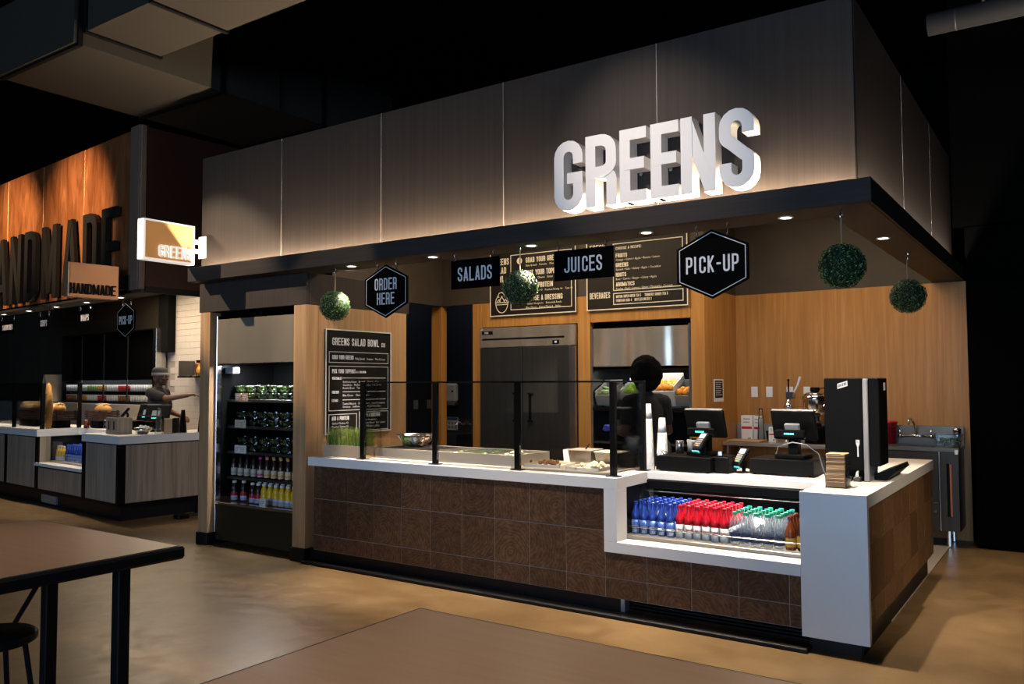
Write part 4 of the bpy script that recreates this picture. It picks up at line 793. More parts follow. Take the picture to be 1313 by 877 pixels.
t = board('menu_board', 'dark brown overhead menu board for salad bowls above the refrigerator', (-4.32, 3.222, 2.348), 0, 1.20, .775, 'board_dark', 'board_cream')
mb = MB()
for i, s_ in enumerate(('GREENS', 'SALAD', 'BOWL')): text(s_, .078, y, .001, .42, .14, .10, x=-.56, z=.615-.105*i, mb=mb)
for i, (s_, l1, l2) in enumerate((('GRAB YOUR GREENS', 'Baby Spinach    Romaine    Mixed Greens', None), ('PICK YOUR TOPPINGS', 'Vegetables    Cheeses    Extras', None), ('ADD A PROTEIN', 'Grilled Chicken +3    Poached Shrimp +4    Tuna +4', None), ('CHOOSE A DRESSING', 'Balsamic Vinaigrette    Buttermilk Ranch', 'Bleu Cheese    Honey Mustard    Italian'))):
    z = .615-.152*i; text(s_, .062, y, .001, .42, .14, .10, x=-.08, z=z, mb=mb); words(mb, l1, .026, -.08, z-.045, y)
    if l2: words(mb, l2, .026, -.08, z-.09, y)
# line drawing of a salad bowl
bw = [(-.52+.09*(1-math.cos(a)), .16-.125*math.sin(a)) for a in [PI*i/12 for i in range(13)]]
def line(mb, pts, t=.009):
    tmp = MB(); strip(tmp, pts, t, y-.001, y, 0, 0, 1.0); mb.add(tmp.v, tmp.f)
line(mb, bw); line(mb, [(-.53, .16), (-.33, .16)]); line(mb, [(-.52, .135), (-.34, .135)])
line(mb, [(-.52, .16), (-.515, .20), (-.49, .235), (-.47, .225)]); line(mb, [(-.49, .235), (-.47, .275), (-.43, .285), (-.40, .262), (-.39, .225)]); line(mb, [(-.40, .24), (-.365, .235), (-.345, .20), (-.34, .16)]); line(mb, [(-.47, .17), (-.43, .235), (-.39, .17)]); line(mb, [(-.50, .17), (-.47, .20), (-.45, .17)]); line(mb, [(-.40, .17), (-.375, .20), (-.355, .17)])
mb.build('lettering', 'board_cream', t, fix=False)['kind'] = 'stuff'
mb = MB(); outline(mb, -.30, .55, .06, .725, .008, y); mb.build('border_lines', 'board_cream', t)
mb = MB()
for i in range(4): mb.lathe([(.038, 0), (.038, .001)], 20, (-.17, y-.001, .645-.152*i), 'y')
nm = mb.build('number_discs', 'board_cream', t); mb = MB()
for i in range(4): text('1234'[i], .04, y-.0006, .001, .4, .12, .1, x=-.17, z=.625-.152*i, align='c', mb=mb)
mb.build('numerals', 'board_dark', t)

t = board('menu_board', 'dark brown overhead menu board for juices above the fruit case', (-2.97, 3.222, 2.350), 0, 1.20, .765, 'board_dark', 'board_cream')
mb = MB()
text('FRESH', .055, y, .001, .55, .15, .18, x=-.56, z=.675, mb=mb); text('JUICES', .085, y, .001, .42, .14, .10, x=-.56, z=.56, mb=mb); text('BEVERAGES', .068, y, .001, .42, .14, .10, x=-.565, z=.125, width=.255, mb=mb)
text('CHOOSE A RECIPE:', .03, y, .001, .6, .15, .16, x=-.235, z=.655, mb=mb)
for i, (s_, l1) in enumerate((('FRUITS', 'Orange • Carrot • Apple • Banana • Lemon'), ('GREENS', 'Spinach • Kale • Celery • Apple • Cucumber'), ('ROOTS', 'Beet • Carrot • Ginger • Celery • Apple'), ('AROMATICS', 'Parsley • Basil • Lemon • Ginger • Pineapple • Coconut'))):
    z = .568-.107*i; text(s_, .045, y, .001, .48, .17, .10, x=-.235, z=z, mb=mb); words(mb, l1, .026, -.235, z-.038, y)
text('MATCHA SUPER GREEN TEA 5', .030, y, .001, .42, .15, .12, x=-.235, z=.120, width=.30, mb=mb); text('TURMERIC GINGER TEA 5', .030, y, .001, .42, .15, .12, x=.11, z=.120, width=.27, mb=mb)
text('FOUNTAIN SODA 4', .030, y, .001, .42, .15, .12, x=-.235, z=.075, width=.19, mb=mb); text('BOTTLED WATER 3', .030, y, .001, .42, .15, .12, x=-.01, z=.075, width=.20, mb=mb)
mb.build('lettering', 'board_cream', t, fix=False)['kind'] = 'stuff'
mb = MB(); outline(mb, -.27, .555, .20, .725, .008, y); outline(mb, -.27, .555, .045, .175, .008, y); mb.build('border_lines', 'board_cream', t)

# ================================================================== TALL OPEN FRIDGE
tf = thing('open_display_fridge', 'tall open-front display fridge stocked with salad bowls and bottles', 'fridge', (0, 0, 0))
a, b = -5.938, -4.737
box(a, b, .75, .80, .0, 2.23).build('back_panel', 'black', tf); box(a, a+.03, .12, .749, 0, 2.23).build('side_panel', 'black', tf); box(b-.03, b, .139, .749, 0, 2.23).build('side_panel', 'black', tf)
box(a+.002, a+.03, .06, .118, .12, 2.20, .003).build('edge_strip', 'chrome', tf)
box(a+.032, b-.006, .06, .14, 1.735, 2.165, .004).build('header_panel', 'steel_header', tf)
box(a+.032, b-.031, .14, .748, 1.75, 1.80).build('canopy', 'black', tf)
box(a+.032, b-.006, .07, .10, .05, .385, .003).build('front_panel', 'panel_olive', tf)
box(a+.032, b-.006, .055, .115, .388, .412, .004).build('front_lip', 'chrome', tf)
box(a+.032, b-.031, .116, .748, .375, .405).build('deck', 'black', tf)
g_ = box(a+.034, b-.008, .058, .064, .4125, .475).build('lip_glass', 'cold_glass', tf)
SH = [.64, .885, 1.13, 1.385]
for z in SH:
    s_ = box(a+.032, b-.031, .20, .748, z-.014, z, .002).build('shelf', 'black', tf); box(a+.034, b-.033, .188, .199, z-.022, z+.004, .001).build('price_rail', 'steel_dark', s_)
box(a+.04, a+.16, .15, .23, 1.64, 1.70, .004).build('thermometer', 'grey_plastic', tf)
area('fridge_lamp', (-5.34, .22, 1.73), (-5.34, .34, .4), 1.0, .04, 30.0, (.92, .97, 1.0)).parent = tf
def salad(kind):
    r = bpy.data.objects.new('salad_bowl', None); COL.objects.link(r)
    MB().lathe([(.036, 0), (.05, .006), (.063, .030), (.069, .052), (.072, .054)], 16).build('bowl', 'clear_plastic', r, True)
    MB().lathe([(.073, .0545), (.073, .058), (.066, .066), (.03, .070)], 16).build('lid', 'clear_plastic', r, True)
    rr = random.Random(1); q = MB()
    for n in range(70):
        d_ = Vector((rr.gauss(0, 1), rr.gauss(0, 1), rr.gauss(0, 1))).normalized(); z = rr.uniform(.006, .056); R_ = (.034+.030*(z/.056))*rr.random()**.4
        an = rr.uniform(0, 2*PI); p = Vector((R_*math.cos(an), R_*math.sin(an), z)); A_ = d_.orthogonal().normalized(); B_ = d_.cross(A_); s_ = rr.uniform(.008, .014)
        q.add([p-A_*s_, p+B_*s_*.8+d_*.003, p+A_*s_, p-B_*s_*.8+d_*.003], [(0, 1, 2, 3)])
    f = q.build('leaves', kind, r, fix=False); f['kind'] = 'stuff'
    return r
for z, kind, look, shelf, n, xo in [(SH[3]+.001, 'lettuce', 'bright green lettuce', 'top shelf', 7, 0), (SH[2]+.001, 'lettuce_dark', 'mixed dark greens', 'second shelf', 7, .02), (SH[1]+.001, 'lettuce_dark', 'shade-darkened greens', 'third shelf', 7, .03)]:  # third shelf takes the darker leaf colour to stand for self-shadow
    p0 = salad(kind); first = True
    for lvl in range(2):
        for i in range(n):
            x = a+.115+xo+i*.158+random.uniform(-.006, .006); loc = (x, .285, z+lvl*.0725)
            lab = 'bowl of %s, fridge %s, %s layer, %s' % (look, shelf, ('lower', 'upper')[lvl], 'leftmost' if i == 0 else ('rightmost' if i == n-1 else ORD[i]+' from the left'))
            if first: r = p0; first = False; r.location = loc
            else: r = dup(p0, loc, random.uniform(0, 6))
            tag(r, lab, 'salad bowl', 'salad bowls on the fridge '+shelf)
for i in range(11):
    k = ['brew', 'brew', 'brew', 'brew', 'brew_pink', 'brew_gold', 'brew_gold', 'brew_gold', 'brew_gold', 'brew_gold', 'brew'][i]
    for j in range(2):
        put_bottle(k, (a+.085+i*.098, .235+.075*j, SH[0]+.001), 'dark long-neck bottle, fridge bottle shelf, %s row, %s' % (('front', 'rear')[j], 'leftmost' if i == 0 else ('rightmost' if i == 10 else ORD[i]+' from the left')), 'dark bottles on the fridge shelf')
put_bottle('juice_red', (a+.10, .23, .406), 'red-labelled dark juice bottle at the left of the fridge bottom deck', 'juice bottles on the fridge deck'); put_bottle('juice_red', (a+.19, .27, .406), 'red-labelled dark juice bottle second at the left of the fridge deck', 'juice bottles on the fridge deck')
for i in range(9):
    k = 'juice_red' if i < 2 else 'juice'
    for j in range(2):
        put_bottle(k, (a+.40+i*.0835, .21+.08*j, .406), '%s juice bottle on the fridge bottom deck, %s row, %s in the run' % ('dark red-banded' if i < 2 else 'yellow', ('front', 'rear')[j], ORD[i]), 'juice bottles on the fridge deck')
for i, (x, z, mt) in enumerate([(a+.20, SH[3], 'tag_kraft'), (a+.30, SH[3], 'tag_kraft'), (a+.20, SH[2], 'beige_label'), (a+.28, SH[2], 'beige_label'), (a+.20, SH[1], 'jar_white'), (a+.29, SH[1], 'jar_white'), (a+.73, .4125, 'jar_white')]):
    t = thing('price_tag', ['kraft price card on the top fridge shelf, left of two', 'kraft price card on the top fridge shelf, right of two', 'beige price card on the second fridge shelf, left of two', 'beige price card on the second fridge shelf, right of two', 'white price card on the third fridge shelf, left of two', 'white price card on the third fridge shelf, right of two', 'white price card on the fridge bottom lip'][i], 'price tag', (x, .183 if z > .5 else .06, z-.012 if z > .5 else z))
    box(-.042, .042, -.003, .0, 0, .075).build('card', mt, t)
    mb = MB(); [mb.bx(-.032, .032-.012*k, -.0038, -.003, .05-.017*k, .058-.017*k) for k in range(3)]; mb.build('print_lines', 'paper_white' if mt == 'tag_kraft' else 'key_grey', t)
# ================================================================== KITCHEN EQUIPMENT
t = thing('reach_in_refrigerator', 'two-door stainless steel reach-in refrigerator in the kitchen', 'refrigerator', (0, 3.20, 0))
box(-5.068, -3.722, .05, .85, .12, 2.205, .004).build('cabinet', 'steel_dark', t)
hd = box(-5.068, -3.80, 0, .05, 1.965, 2.203, .004).build('grille_head', 'steel_header', t); box(-3.798, -3.724, .0, .05, 1.965, 2.203, .004).build('grille_end', 'steel_header', t)
box(-5.03, -3.86, -.002, .004, 2.055, 2.075).build('air_slot', 'black', hd)
pn = box(-4.02, -3.93, -.004, .002, 1.985, 2.03).build('control_display', 'black', hd); box(-3.99, -3.96, -.0055, -.004, 1.998, 2.02).build('display_light', 'lcd', pn)
bd_ = box(-5.03, -4.87, -.004, .0, 2.125, 2.165).build('badge', 'black', hd); text('TRUE', .022, -.0045, .001, .6, .13, .12, x=-4.995, z=2.134).build('badge_lettering', 'sign_line', bd_)
for x in (-5.04, -3.90): box(x-.012, x+.012, -.003, 0, 2.178, 2.19).build('badge_light', 'white_plastic', hd) if x < -5 else None
for xa, xb, hx in ((-5.066, -4.452, -4.545), (-4.444, -3.80, -4.335)):
    dr = box(xa, xb, 0, .049, .16, 1.958, .006).build('door', 'steel_dark', t)
    MB().bx(hx-.018, hx+.018, -.006, .0, 1.08, 1.42).bx(hx-.02, hx+.04, -.03, -.006, 1.40, 1.42).bx(hx-.02, hx+.04, -.03, -.006, 1.08, 1.10).build('handle', 'black', dr)
box(-3.798, -3.724, .002, .049, .16, 1.958, .003).build('side_stile', 'steel', t)
for x in (-5.0, -3.80):
    for y_ in (.1, .75): MB().cyl((x, y_, 0.006), (x, y_, .118), .03, .02).build('caster', 'black', t)

fc = thing('fruit_display_case', 'open refrigerated case with a steel header and bins of fruit', 'display case', (0, 3.25, 0))
a, b = -3.549, -2.356
box(a, b, .70, .74, .05, 2.16).build('back_panel', 'black', fc); box(a, a+.025, .005, .699, .05, 2.16).build('side_panel', 'steel', fc); box(b-.025, b, .005, .699, .05, 2.16).build('side_panel', 'steel', fc)
box(a+.027, b-.027, .01, .06, 1.715, 2.14, .004).build('header_panel', 'steel_header', fc); box(a+.027, b-.027, .06, .69, 1.76, 1.80).build('canopy', 'black', fc)
MB().tube([(a+.03, .1, 1.69), (b-.03, .1, 1.69)], .012).build('curtain_roll', 'dark_plastic', fc)
box(a+.027, b-.027, .02, .69, 1.235, 1.26, .003).build('shelf', 'black', fc); box(a+.027, b-.027, -.015, .018, 1.22, 1.262, .003).build('shelf_lip', 'black', fc)
box(a+.027, b-.027, .30, .69, 1.48, 1.50).build('upper_shelf', 'black', fc)
box(a+.027, b-.027, .10, .69, .0, .60).build('base_cabinet', 'black', fc); box(a+.027, b-.027, .05, .69, .86, .88).build('lower_shelf', 'steel_dark', fc)
area('fruit_case_lamp', (-2.95, 3.40, 1.74), (-2.95, 3.42, 1.2), .9, .04, 4.5, (1, .95, .88)).parent = fc; bpy.data.objects['fruit_case_lamp'].location = (-2.95, .15, 1.70)
def bin_(label, x, w, m_, h=.20, d=.30, tilt=-.42, z=1.262):
    t = thing('produce_bin', label, 'bin', (x, 3.30, z)); t.rotation_euler = (0, 0, 0)
    M_ = Matrix.Translation((0, .02, .02)) @ Matrix.Rotation(-tilt, 4, 'X')
    k = .012
    MB().bx(-w/2, w/2, 0, d, 0, k).bx(-w/2, w/2, 0, k, k, h*.70).bx(-w/2, w/2, d-k, d, k, h).bx(-w/2, -w/2+k, k, d-k, k, h*.9).bx(w/2-k, w/2, k, d-k, k, h*.9).xf(M_).build('bin_walls', m_, t)
    box(-w/2+.01, w/2-.01, .18, .22, 0, .105).build('support_foot', m_, t)
    return M_ @ Vector((0, d*.4, h*.72)) + Vector((x, 3.30, z))
p1_ = bin_('white plastic bin of green apples left of the worker', -3.06, .26, 'bin_white')
p2_ = bin_('large white tilted bin of oranges right of the worker', -2.72, .34, 'bin_white', .25, .32)
p3_ = bin_('grey crate of oranges at the right end of the fruit case', -2.475, .16, 'crate_grey', .18)
p4_ = bin_('grey crate of cucumbers at the left end of the fruit case', -3.40, .22, 'crate_grey', .18)
fr0 = {}
def fruit(kind, loc, label, group):
    if kind not in fr0:
        r = bpy.data.objects.new(kind, None); COL.objects.link(r); fr0[kind] = r
        if kind == 'apple': MB().lathe([(.004, .062), (.014, .068), (.028, .064), (.036, .045), (.034, .022), (.022, .004), (.008, .002), (.003, .006)], 14).build('flesh', 'apple_green', r, True); MB().tube([(0, 0, .06), (.003, 0, .078)], .0018, 5).build('stem', 'stem', r)
        elif kind == 'orange': MB().ball((0, 0, .038), .038, 14, 10).build('peel', 'orange_fruit', r, True); MB().cyl((0, 0, .073), (0, 0, .0775), .004, .003, 6).build('stem_end', 'stem', r)
        else: MB().tube([(-.09, 0, .02), (-.08, 0, .021), (0, .004, .022), (.08, 0, .021), (.09, 0, .02)], [.008, .018, .021, .018, .008], 10).build('skin', 'lettuce_dark', r, True); MB().cyl((.089, 0, .02), (.10, 0, .021), .004).build('stem', 'stem', r)
    else: r = dup(fr0[kind], (0, 0, 0))
    r.location = loc; r.rotation_euler = (random.uniform(-.4, .4), random.uniform(-.4, .4), random.uniform(0, 6)); tag(r, label, kind, group)
def heap(kind, look, p, nx, ny, s_, group, where):
    for j in range(ny):
        for i in range(nx):
            fruit(kind, (p.x+(i-(nx-1)/2)*s_+(.01 if j % 2 else 0), p.y-.06+j*s_*.9, p.z-.055+j*.026), '%s %s, %s row, %s from the left' % (look, where, ORD[j], ORD[i]), group)
heap('apple', 'green apple', p1_, 3, 3, .074, 'green apples in the white bin', 'in the white bin left of the worker')
heap('orange', 'orange', p2_, 4, 3, .078, 'oranges in the white bin', 'in the large white bin')
heap('orange', 'small orange', p3_, 2, 2, .07, 'oranges in the grey crate', 'in the right-hand grey crate')
heap('cucumber', 'dark green cucumber', p4_, 1, 3, .05, 'cucumbers in the grey crate', 'in the left-hand grey crate')

# ------------------------------------------------------------------ steel back table and what stands on it
st = thing('steel_table', 'stainless steel worktable along the oak back wall', 'table', (0, 0, 0))
box(-2.195, -0.99, 3.70, 4.165, .862, .90, .004).build('tabletop', 'brushed_steel', st); box(-2.195, -0.99, 4.166, 4.196, .862, 1.08, .003).build('backsplash', 'brushed_steel', st)
box(-2.16, -1.02, 3.76, 4.14, .30, .325, .003).build('undershelf', 'steel', st)
for x in (-2.15, -1.03):
    for y_ in (3.75, 4.13): MB().cyl((x, y_, .006), (x, y_, .861), .02, None, 10).build('leg', 'steel', st)
tag(box(-2.16, -1.80, 3.72, 3.98, .9005, .918, .005).build('chopping_board', 'kraft'), 'brown wooden chopping board on the steel worktable', 'chopping board')
def carton(label, x, y_, w, d, h, z=.9005):
    t = thing('carton', label, 'carton', (x, y_, z)); box(-w/2, w/2, -d/2, d/2, 0, h, .002).build('carton_box', 'paper_white', t)
    box(-w/2+.006, w/2-.006, -d/2-.0012, -d/2, h*.46, h*.56).build('red_stripe', 'red_ink', t)
    mb = MB(); [mb.bx(-w*.3, w*.3-(.01*k), -d/2-.0012, -d/2, h*(.84-.13*k), h*(.88-.13*k)) for k in range(2)]; mb.bx(w*.1, w*.35, -d/2-.0012, -d/2, .012, .03); mb.build('print_lines', 'key_grey', t)
carton('white carton with red stripe on the worktable, larger of two', -2.035, 4.07, .125, .10, .27); carton('white carton with red stripe on the worktable, partly behind the cups', -1.93, 4.09, .07, .10, .265); carton('small white carton with red stripe beside the register', -1.72, 3.93, .075, .07, .16)
cupstack('stack of clear plastic cups on the worktable', -1.865, 3.98, .040, 18, 'clear_plastic', .9005)
tag(MB().lathe([(.03, 0), (.042, .11), (.039, .11), (.028, .004)], 16).build('plastic_cup', 'clear_plastic', None, True, (-1.785, 4.02, .9005)), 'single clear plastic cup beside the clear cup stack', 'cup')
t = thing('citrus_press', 'chrome lever citrus press with raised handle', 'juicer', (-1.56, 3.95, .9005))
MB().lathe([(.075, 0), (.075, .02), (.06, .03)], 20).build('base', 'chrome', t, True); MB().cyl((0, .05, .03), (0, .05, .48), .016).build('column', 'chrome', t)
MB().lathe([(.055, .10), (.05, .15), (.02, .16)], 18).build('juice_cup', 'chrome', t, True); MB().lathe([(.055, .34), (.04, .40), (.02, .43), (.02, .46)], 18).build('press_cone', 'chrome', t, True)
box(-.03, .05, .01, .09, .46, .53, .006).build('gear_head', 'steel_dark', t); MB().tube([(.03, .05, .50), (.09, .04, .60), (.12, .03, .69)], [.010, .012, .015]).build('lever', 'white_plastic', t); MB().cyl((-.01, .05, .53), (-.01, .05, .65), .008).build('rack_rod', 'dark_plastic', t); MB().ball((-.01, .05, .655), .014, 10, 6).build('rod_knob', 'black', t)
t = thing('juice_extractor', 'steel juice extractor with black lid knob behind the register', 'juicer', (-1.285, 3.95, .9005))
MB().lathe([(.11, 0), (.11, .16), (.10, .18)], 20).build('motor_base', 'dark_plastic', t, True); MB().lathe([(.06, .18), (.06, .30)], 18).build('spout_column', 'steel', t, True)
MB().lathe([(.095, .30), (.12, .36), (.13, .46), (.13, .49), (.11, .505)], 24).build('bowl', 'chrome', t, True); MB().lathe([(.112, .5055), (.08, .525), (.03, .53)], 24).build('lid', 'steel', t, True); MB().lathe([(.04, .5305), (.05, .55), (.045, .58)], 14).build('lid_knob', 'black', t)
MB().tube([(.02, -.0, .565), (.10, .02, .575), (.16, .05, .55)], .005).build('cord', 'black', t); MB().tube([(.11, -.05, .40), (.02, -.10, .34), (0, -.11, .28)], .016, 8).build('juice_spout', 'chrome', t)

# ------------------------------------------------------------------ sink unit
sk = thing('sink_unit', 'stainless steel hand sink cabinet at the right end of the kitchen', 'sink', (0, 0, 0))
MB().bx(-0.975, -0.50, 3.70, 4.165, .885, .92).bx(-0.16, .05, 3.70, 4.165, .885, .92).bx(-.50, -.16, 3.70, 3.78, .885, .92).bx(-.50, -.16, 4.09, 4.165, .885, .92).build('sink_top', 'steel_sink_top', sk)
MB().bx(-.50, -.49, 3.78, 4.09, .72, .915).bx(-.17, -.16, 3.78, 4.09, .72, .915).bx(-.49, -.17, 3.78, 3.79, .72, .915).bx(-.49, -.17, 4.08, 4.09, .72, .915).bx(-.49, -.17, 3.79, 4.08, .72, .73).build('basin', 'steel_dark', sk)
box(-0.975, .05, 4.166, 4.196, .885, 1.10, .003).build('backsplash', 'steel_sink_top', sk)
box(-0.975, .045, 3.73, 4.16, .15, .719, .003).build('cabinet_body', 'steel_sink', sk); MB().bx(-.975, -.505, 3.731, 4.16, .72, .884).bx(-.155, .045, 3.731, 4.16, .72, .884).bx(-.505, -.155, 3.731, 3.775, .72, .884).build('cabinet_top_rail', 'steel_sink', sk)
dr = box(-.97, -.122, 3.705, 3.729, .42, .878, .003).build('upper_panel', 'steel_sink', sk); d2 = box(-.97, -.122, 3.705, 3.729, .155, .412, .003).build('door', 'steel_sink', sk)
MB().cyl((-.155, 3.696, .33), (-.155, 3.7045, .33), .016, None, 14).build('lock', 'chrome', d2)
box(-.118, -.108, 3.70, 3.729, .155, .884).build('stile_strip', 'steel', sk)
sp = MB().bx(-.104, -.055, 3.705, 3.729, .155, .88).bx(-.012, .044, 3.705, 3.729, .155, .88).bx(-.055, -.012, 3.705, 3.729, .155, .285).bx(-.055, -.012, 3.705, 3.729, .775, .88).build('side_panel', 'steel_sink', sk)
box(-.054, -.030, 3.712, 3.725, .286, .774).build('slot_frame', 'black', sp); box(-.029, -.013, 3.708, 3.726, .29, .77).build('copper_strip', 'copper_strip', sp)
box(.018, .046, 3.697, 3.704, .865, .905).build('white_sticker', 'paper_white', sk)
for x in (-.93, -.052):
    for y_ in (3.78, 4.10): MB().cyl((x, y_, .006), (x, y_, .149), .022, .018).build('leg', 'chrome', sk)
fa = MB().cyl((-.50, 4.11, 1.0), (-.22, 4.11, 1.0), .014).tube([(-.36, 4.11, 1.0), (-.36, 4.08, 1.06), (-.37, 4.03, 1.13), (-.385, 3.98, 1.175), (-.40, 3.94, 1.17), (-.402, 3.92, 1.12)], .011, 8).cyl((-.50, 4.11, 1.0), (-.50, 4.165, 1.0), .02).cyl((-.22, 4.11, 1.0), (-.22, 4.165, 1.0), .02).build('faucet', 'chrome', sk, True)
for x in (-.50, -.22): MB().cyl((x, 4.11, 1.0), (x, 4.05, 1.0), .016).cyl((x, 4.06, 1.0), (x, 4.05, 1.06), .008).ball((x, 4.09, 1.0), .024, 10, 8).build('tap_handle', 'chrome', sk, True)
t = thing('red_bucket', 'small red plastic bucket at the back of the sink', 'bucket', (-.612, 4.04, .9205)); MB().lathe([(.07, 0), (.09, .20), (.096, .205), (.096, .222), (.086, .222), (.066, .006)], 22).build('pail', 'red_plastic', t, True)
mb = MB(); [mb.bx(-.02, .01, -.0835-.003*k, -.082-.003*k, .05+.03*k, .056+.03*k) for k in range(4)]; mb.build('fill_marks', 'sign_white', t)
MB().tube([(-.094, 0, .21), (-.07, -.06, .17), (0, -.105, .15), (.07, -.06, .17), (.094, 0, .21)], .003).build('handle', 'chrome', t)
t = thing('herb_container', 'clear plastic container of herbs on the right of the sink', 'container', (-.045, 3.90, .9205))
vs = []
for z, k in ((0, .88), (.12, 1.0), (.12, .96), (.006, .84)): vs += [(-.115*k, -.085*k, z), (.115*k, -.085*k, z), (.115*k, .085*k, z), (-.115*k, .085*k, z)]
MB().add(vs, [(3,2,1,0)] + [(4*l+i, 4*l+(i+1) % 4, 4*l+4+(i+1) % 4, 4*l+4+i) for l in range(3) for i in range(4)] + [(12,13,14,15)]).build('tub', 'clear_plastic', t)
box(-.12, .12, -.09, .09, .1205, .13, .003).build('lid', 'clear_plastic', t)
q = MB(); rr = random.Random(5)
for n in range(220):
    p = Vector((rr.uniform(-.09, .09), rr.uniform(-.065, .065), rr.uniform(.012, .085))); d_ = Vector((rr.gauss(0, 1), rr.gauss(0, 1), rr.gauss(0, 1))).normalized(); A_ = d_.orthogonal().normalized(); B_ = d_.cross(A_); s_ = rr.uniform(.006, .012); q.add([p-A_*s_, p+B_*s_*.6, p+A_*s_, p-B_*s_*.6], [(0,1,2,3)])
q.build('herbs', 'lettuce_dark', t, fix=False)['kind'] = 'stuff'
t = thing('steel_shaker', 'small steel shaker behind the herb container', 'shaker', (.0, 4.08, .9205)); MB().lathe([(.035, 0), (.035, .12), (.03, .13)], 16).build('canister', 'chrome', t, True); MB().lathe([(.036, .1305), (.036, .16), (.02, .17)], 16).build('lid', 'steel', t, True)

# ------------------------------------------------------------------ outlets and notice on the oak wall
op = None
for i, x in enumerate((-2.0, -1.835, -1.612, -1.43)):
    lab = 'white outlet plate on the oak wall, %s of four' % ('leftmost', 'second from left', 'third from left', 'rightmost')[i]
    if op is None:
        op = thing('outlet_plate', lab, 'outlet', (x, 4.2, 1.37), 0, 'outlets on the oak wall'); box(-.036, .036, -.006, -.0005, 0, .115, .002).build('plate', 'white_plastic', op)
        for z in (.028, .087): s_ = MB().lathe([(.015, 0), (.015, .0025)], 14, (0, -.0085, z), 'y').build('socket', 'paper_white', op); MB().bx(-.007, -.005, -.0092, -.0084, z-.004, z+.006).bx(.005, .007, -.0092, -.0084, z-.004, z+.006).build('slots', 'dark_ink', s_)
    else: dup(op, (x, 4.2, 1.37), 0, lab)
t = thing('wall_notice', 'white paper notice with dark print on the oak return wall', 'notice', (-2.199, 3.62, 1.33), PI/2); box(-.14, .14, -.003, 0, 0, .24).build('sheet', 'paper_white', t); box(-.115, .115, -.0042, -.003, .04, .225).build('dark_print', 'menu_black', t)
mb = MB(); [mb.bx(-.09, .09-.02*(k % 3), -.005, -.0042, .20-.022*k, .208-.022*k) for k in range(7)]; mb.build('print_lines', 'menu_grey', t)
# beyond the doorways
t = thing('soap_dispenser', 'white wall soap dispenser in the dark corridor', 'dispenser', (-6.70, 4.745, 1.20)); box(-.10, .10, -.10, 0, .05, .33, .03).build('cover', 'white_plastic', t); box(-.085, .085, -.09, -.005, 0, .049, .012).build('push_bar', 'grey_plastic', t); box(-.085, -.06, -.102, -.1, .15, .27).build('level_window', 'grey_plastic', t); box(.025, .065, -.102, -.1, .20, .225).build('badge', 'dark_plastic', t)
t = thing('hand_sink', 'steel wall hand sink in the dark corridor', 'sink', (-6.62, 4.745, .62)); MB().bx(-.28, .28, -.40, 0, 0, .02).bx(-.28, .28, -.40, -.38, .02, .18).bx(-.28, -.26, -.38, 0, .02, .18).bx(.26, .28, -.38, 0, .02, .18).bx(-.28, .28, -.02, 0, .02, .40).build('basin', 'steel', t); MB().tube([(.1, -.02, .30), (.1, -.12, .36), (.1, -.18, .30)], .012).build('faucet', 'chrome', t)
t = thing('wash_notice', 'white hand-washing notice with blue heading above the corridor sink', 'notice', (-6.71, 4.72, .84)); box(-.10, .10, -.004, 0, 0, .19).build('sheet', 'paper_white', t); box(-.095, .095, -.005, -.004, .145, .185).build('blue_heading', 'blue_light', t)
mb = MB(); [mb.bx(-.08+.06*i, -.04+.06*i, -.005, -.004, .02+.06*j, .06+.06*j) for i in range(3) for j in range(2)]; mb.build('pictograms', 'key_grey', t)
for i, y_ in enumerate((4.22, 4.52)):
    t = thing('switch_plate', 'grey switch plate on the dark corridor wall, %s of two' % ('left', 'right')[i], 'switch', (-6.998, y_, 1.16), PI/2); box(-.05, .05, -.008, 0, 0, .13, .003).build('plate', 'grey_plastic', t); box(-.012, .012, -.016, -.008, .04, .09, .002).build('toggle', 'key_grey', t)

# ================================================================== PEOPLE
def remesh(o, vox, it=5):
    m_ = o.modifiers.new('voxel', 'REMESH'); m_.mode = 'VOXEL'; m_.voxel_size = vox; m_.use_smooth_shade = True
    s_ = o.modifiers.new('smooth', 'SMOOTH'); s_.iterations = it; s_.factor = .5
def hand(mb, wrist, d, up, side, s_=1.0, curl=.5):
    """palm and five fingers; d = pointing direction, up = back of the hand, side = +1 when the thumb lies towards d x up"""
    w = Vector(wrist); d = Vector(d).normalized(); up = Vector(up); up = (up-d*up.dot(d)).normalized(); r = d.cross(up)*side
    for k in (-1.5, -.5, .5, 1.5): mb.cap(w+d*.01*s_, w+d*.085*s_+r*(k*.019*s_), .020*s_, .0135*s_, 10)
    for k, L_ in ((-1.5, .062), (-.5, .076), (.5, .083), (1.5, .074)):
        b = w+d*.088*s_+r*(k*.019*s_); d1 = (d-up*curl*.5).normalized(); d2 = (d-up*curl*1.5).normalized()
        m1 = b+d1*L_*.5*s_; mb.cap(b, m1, .0092*s_, .0085*s_, 8); mb.cap(m1, m1+d2*L_*.5*s_, .0085*s_, .007*s_, 8)
    b = w+d*.03*s_+r*.022*s_; m1 = b+(d*.55+r*.8-up*.2).normalized()*.042*s_; mb.cap(b, m1, .014*s_, .0105*s_, 8); mb.cap(m1, m1+(d-up*.6+r*.1).normalized()*.034*s_, .0105*s_, .0085*s_, 8)
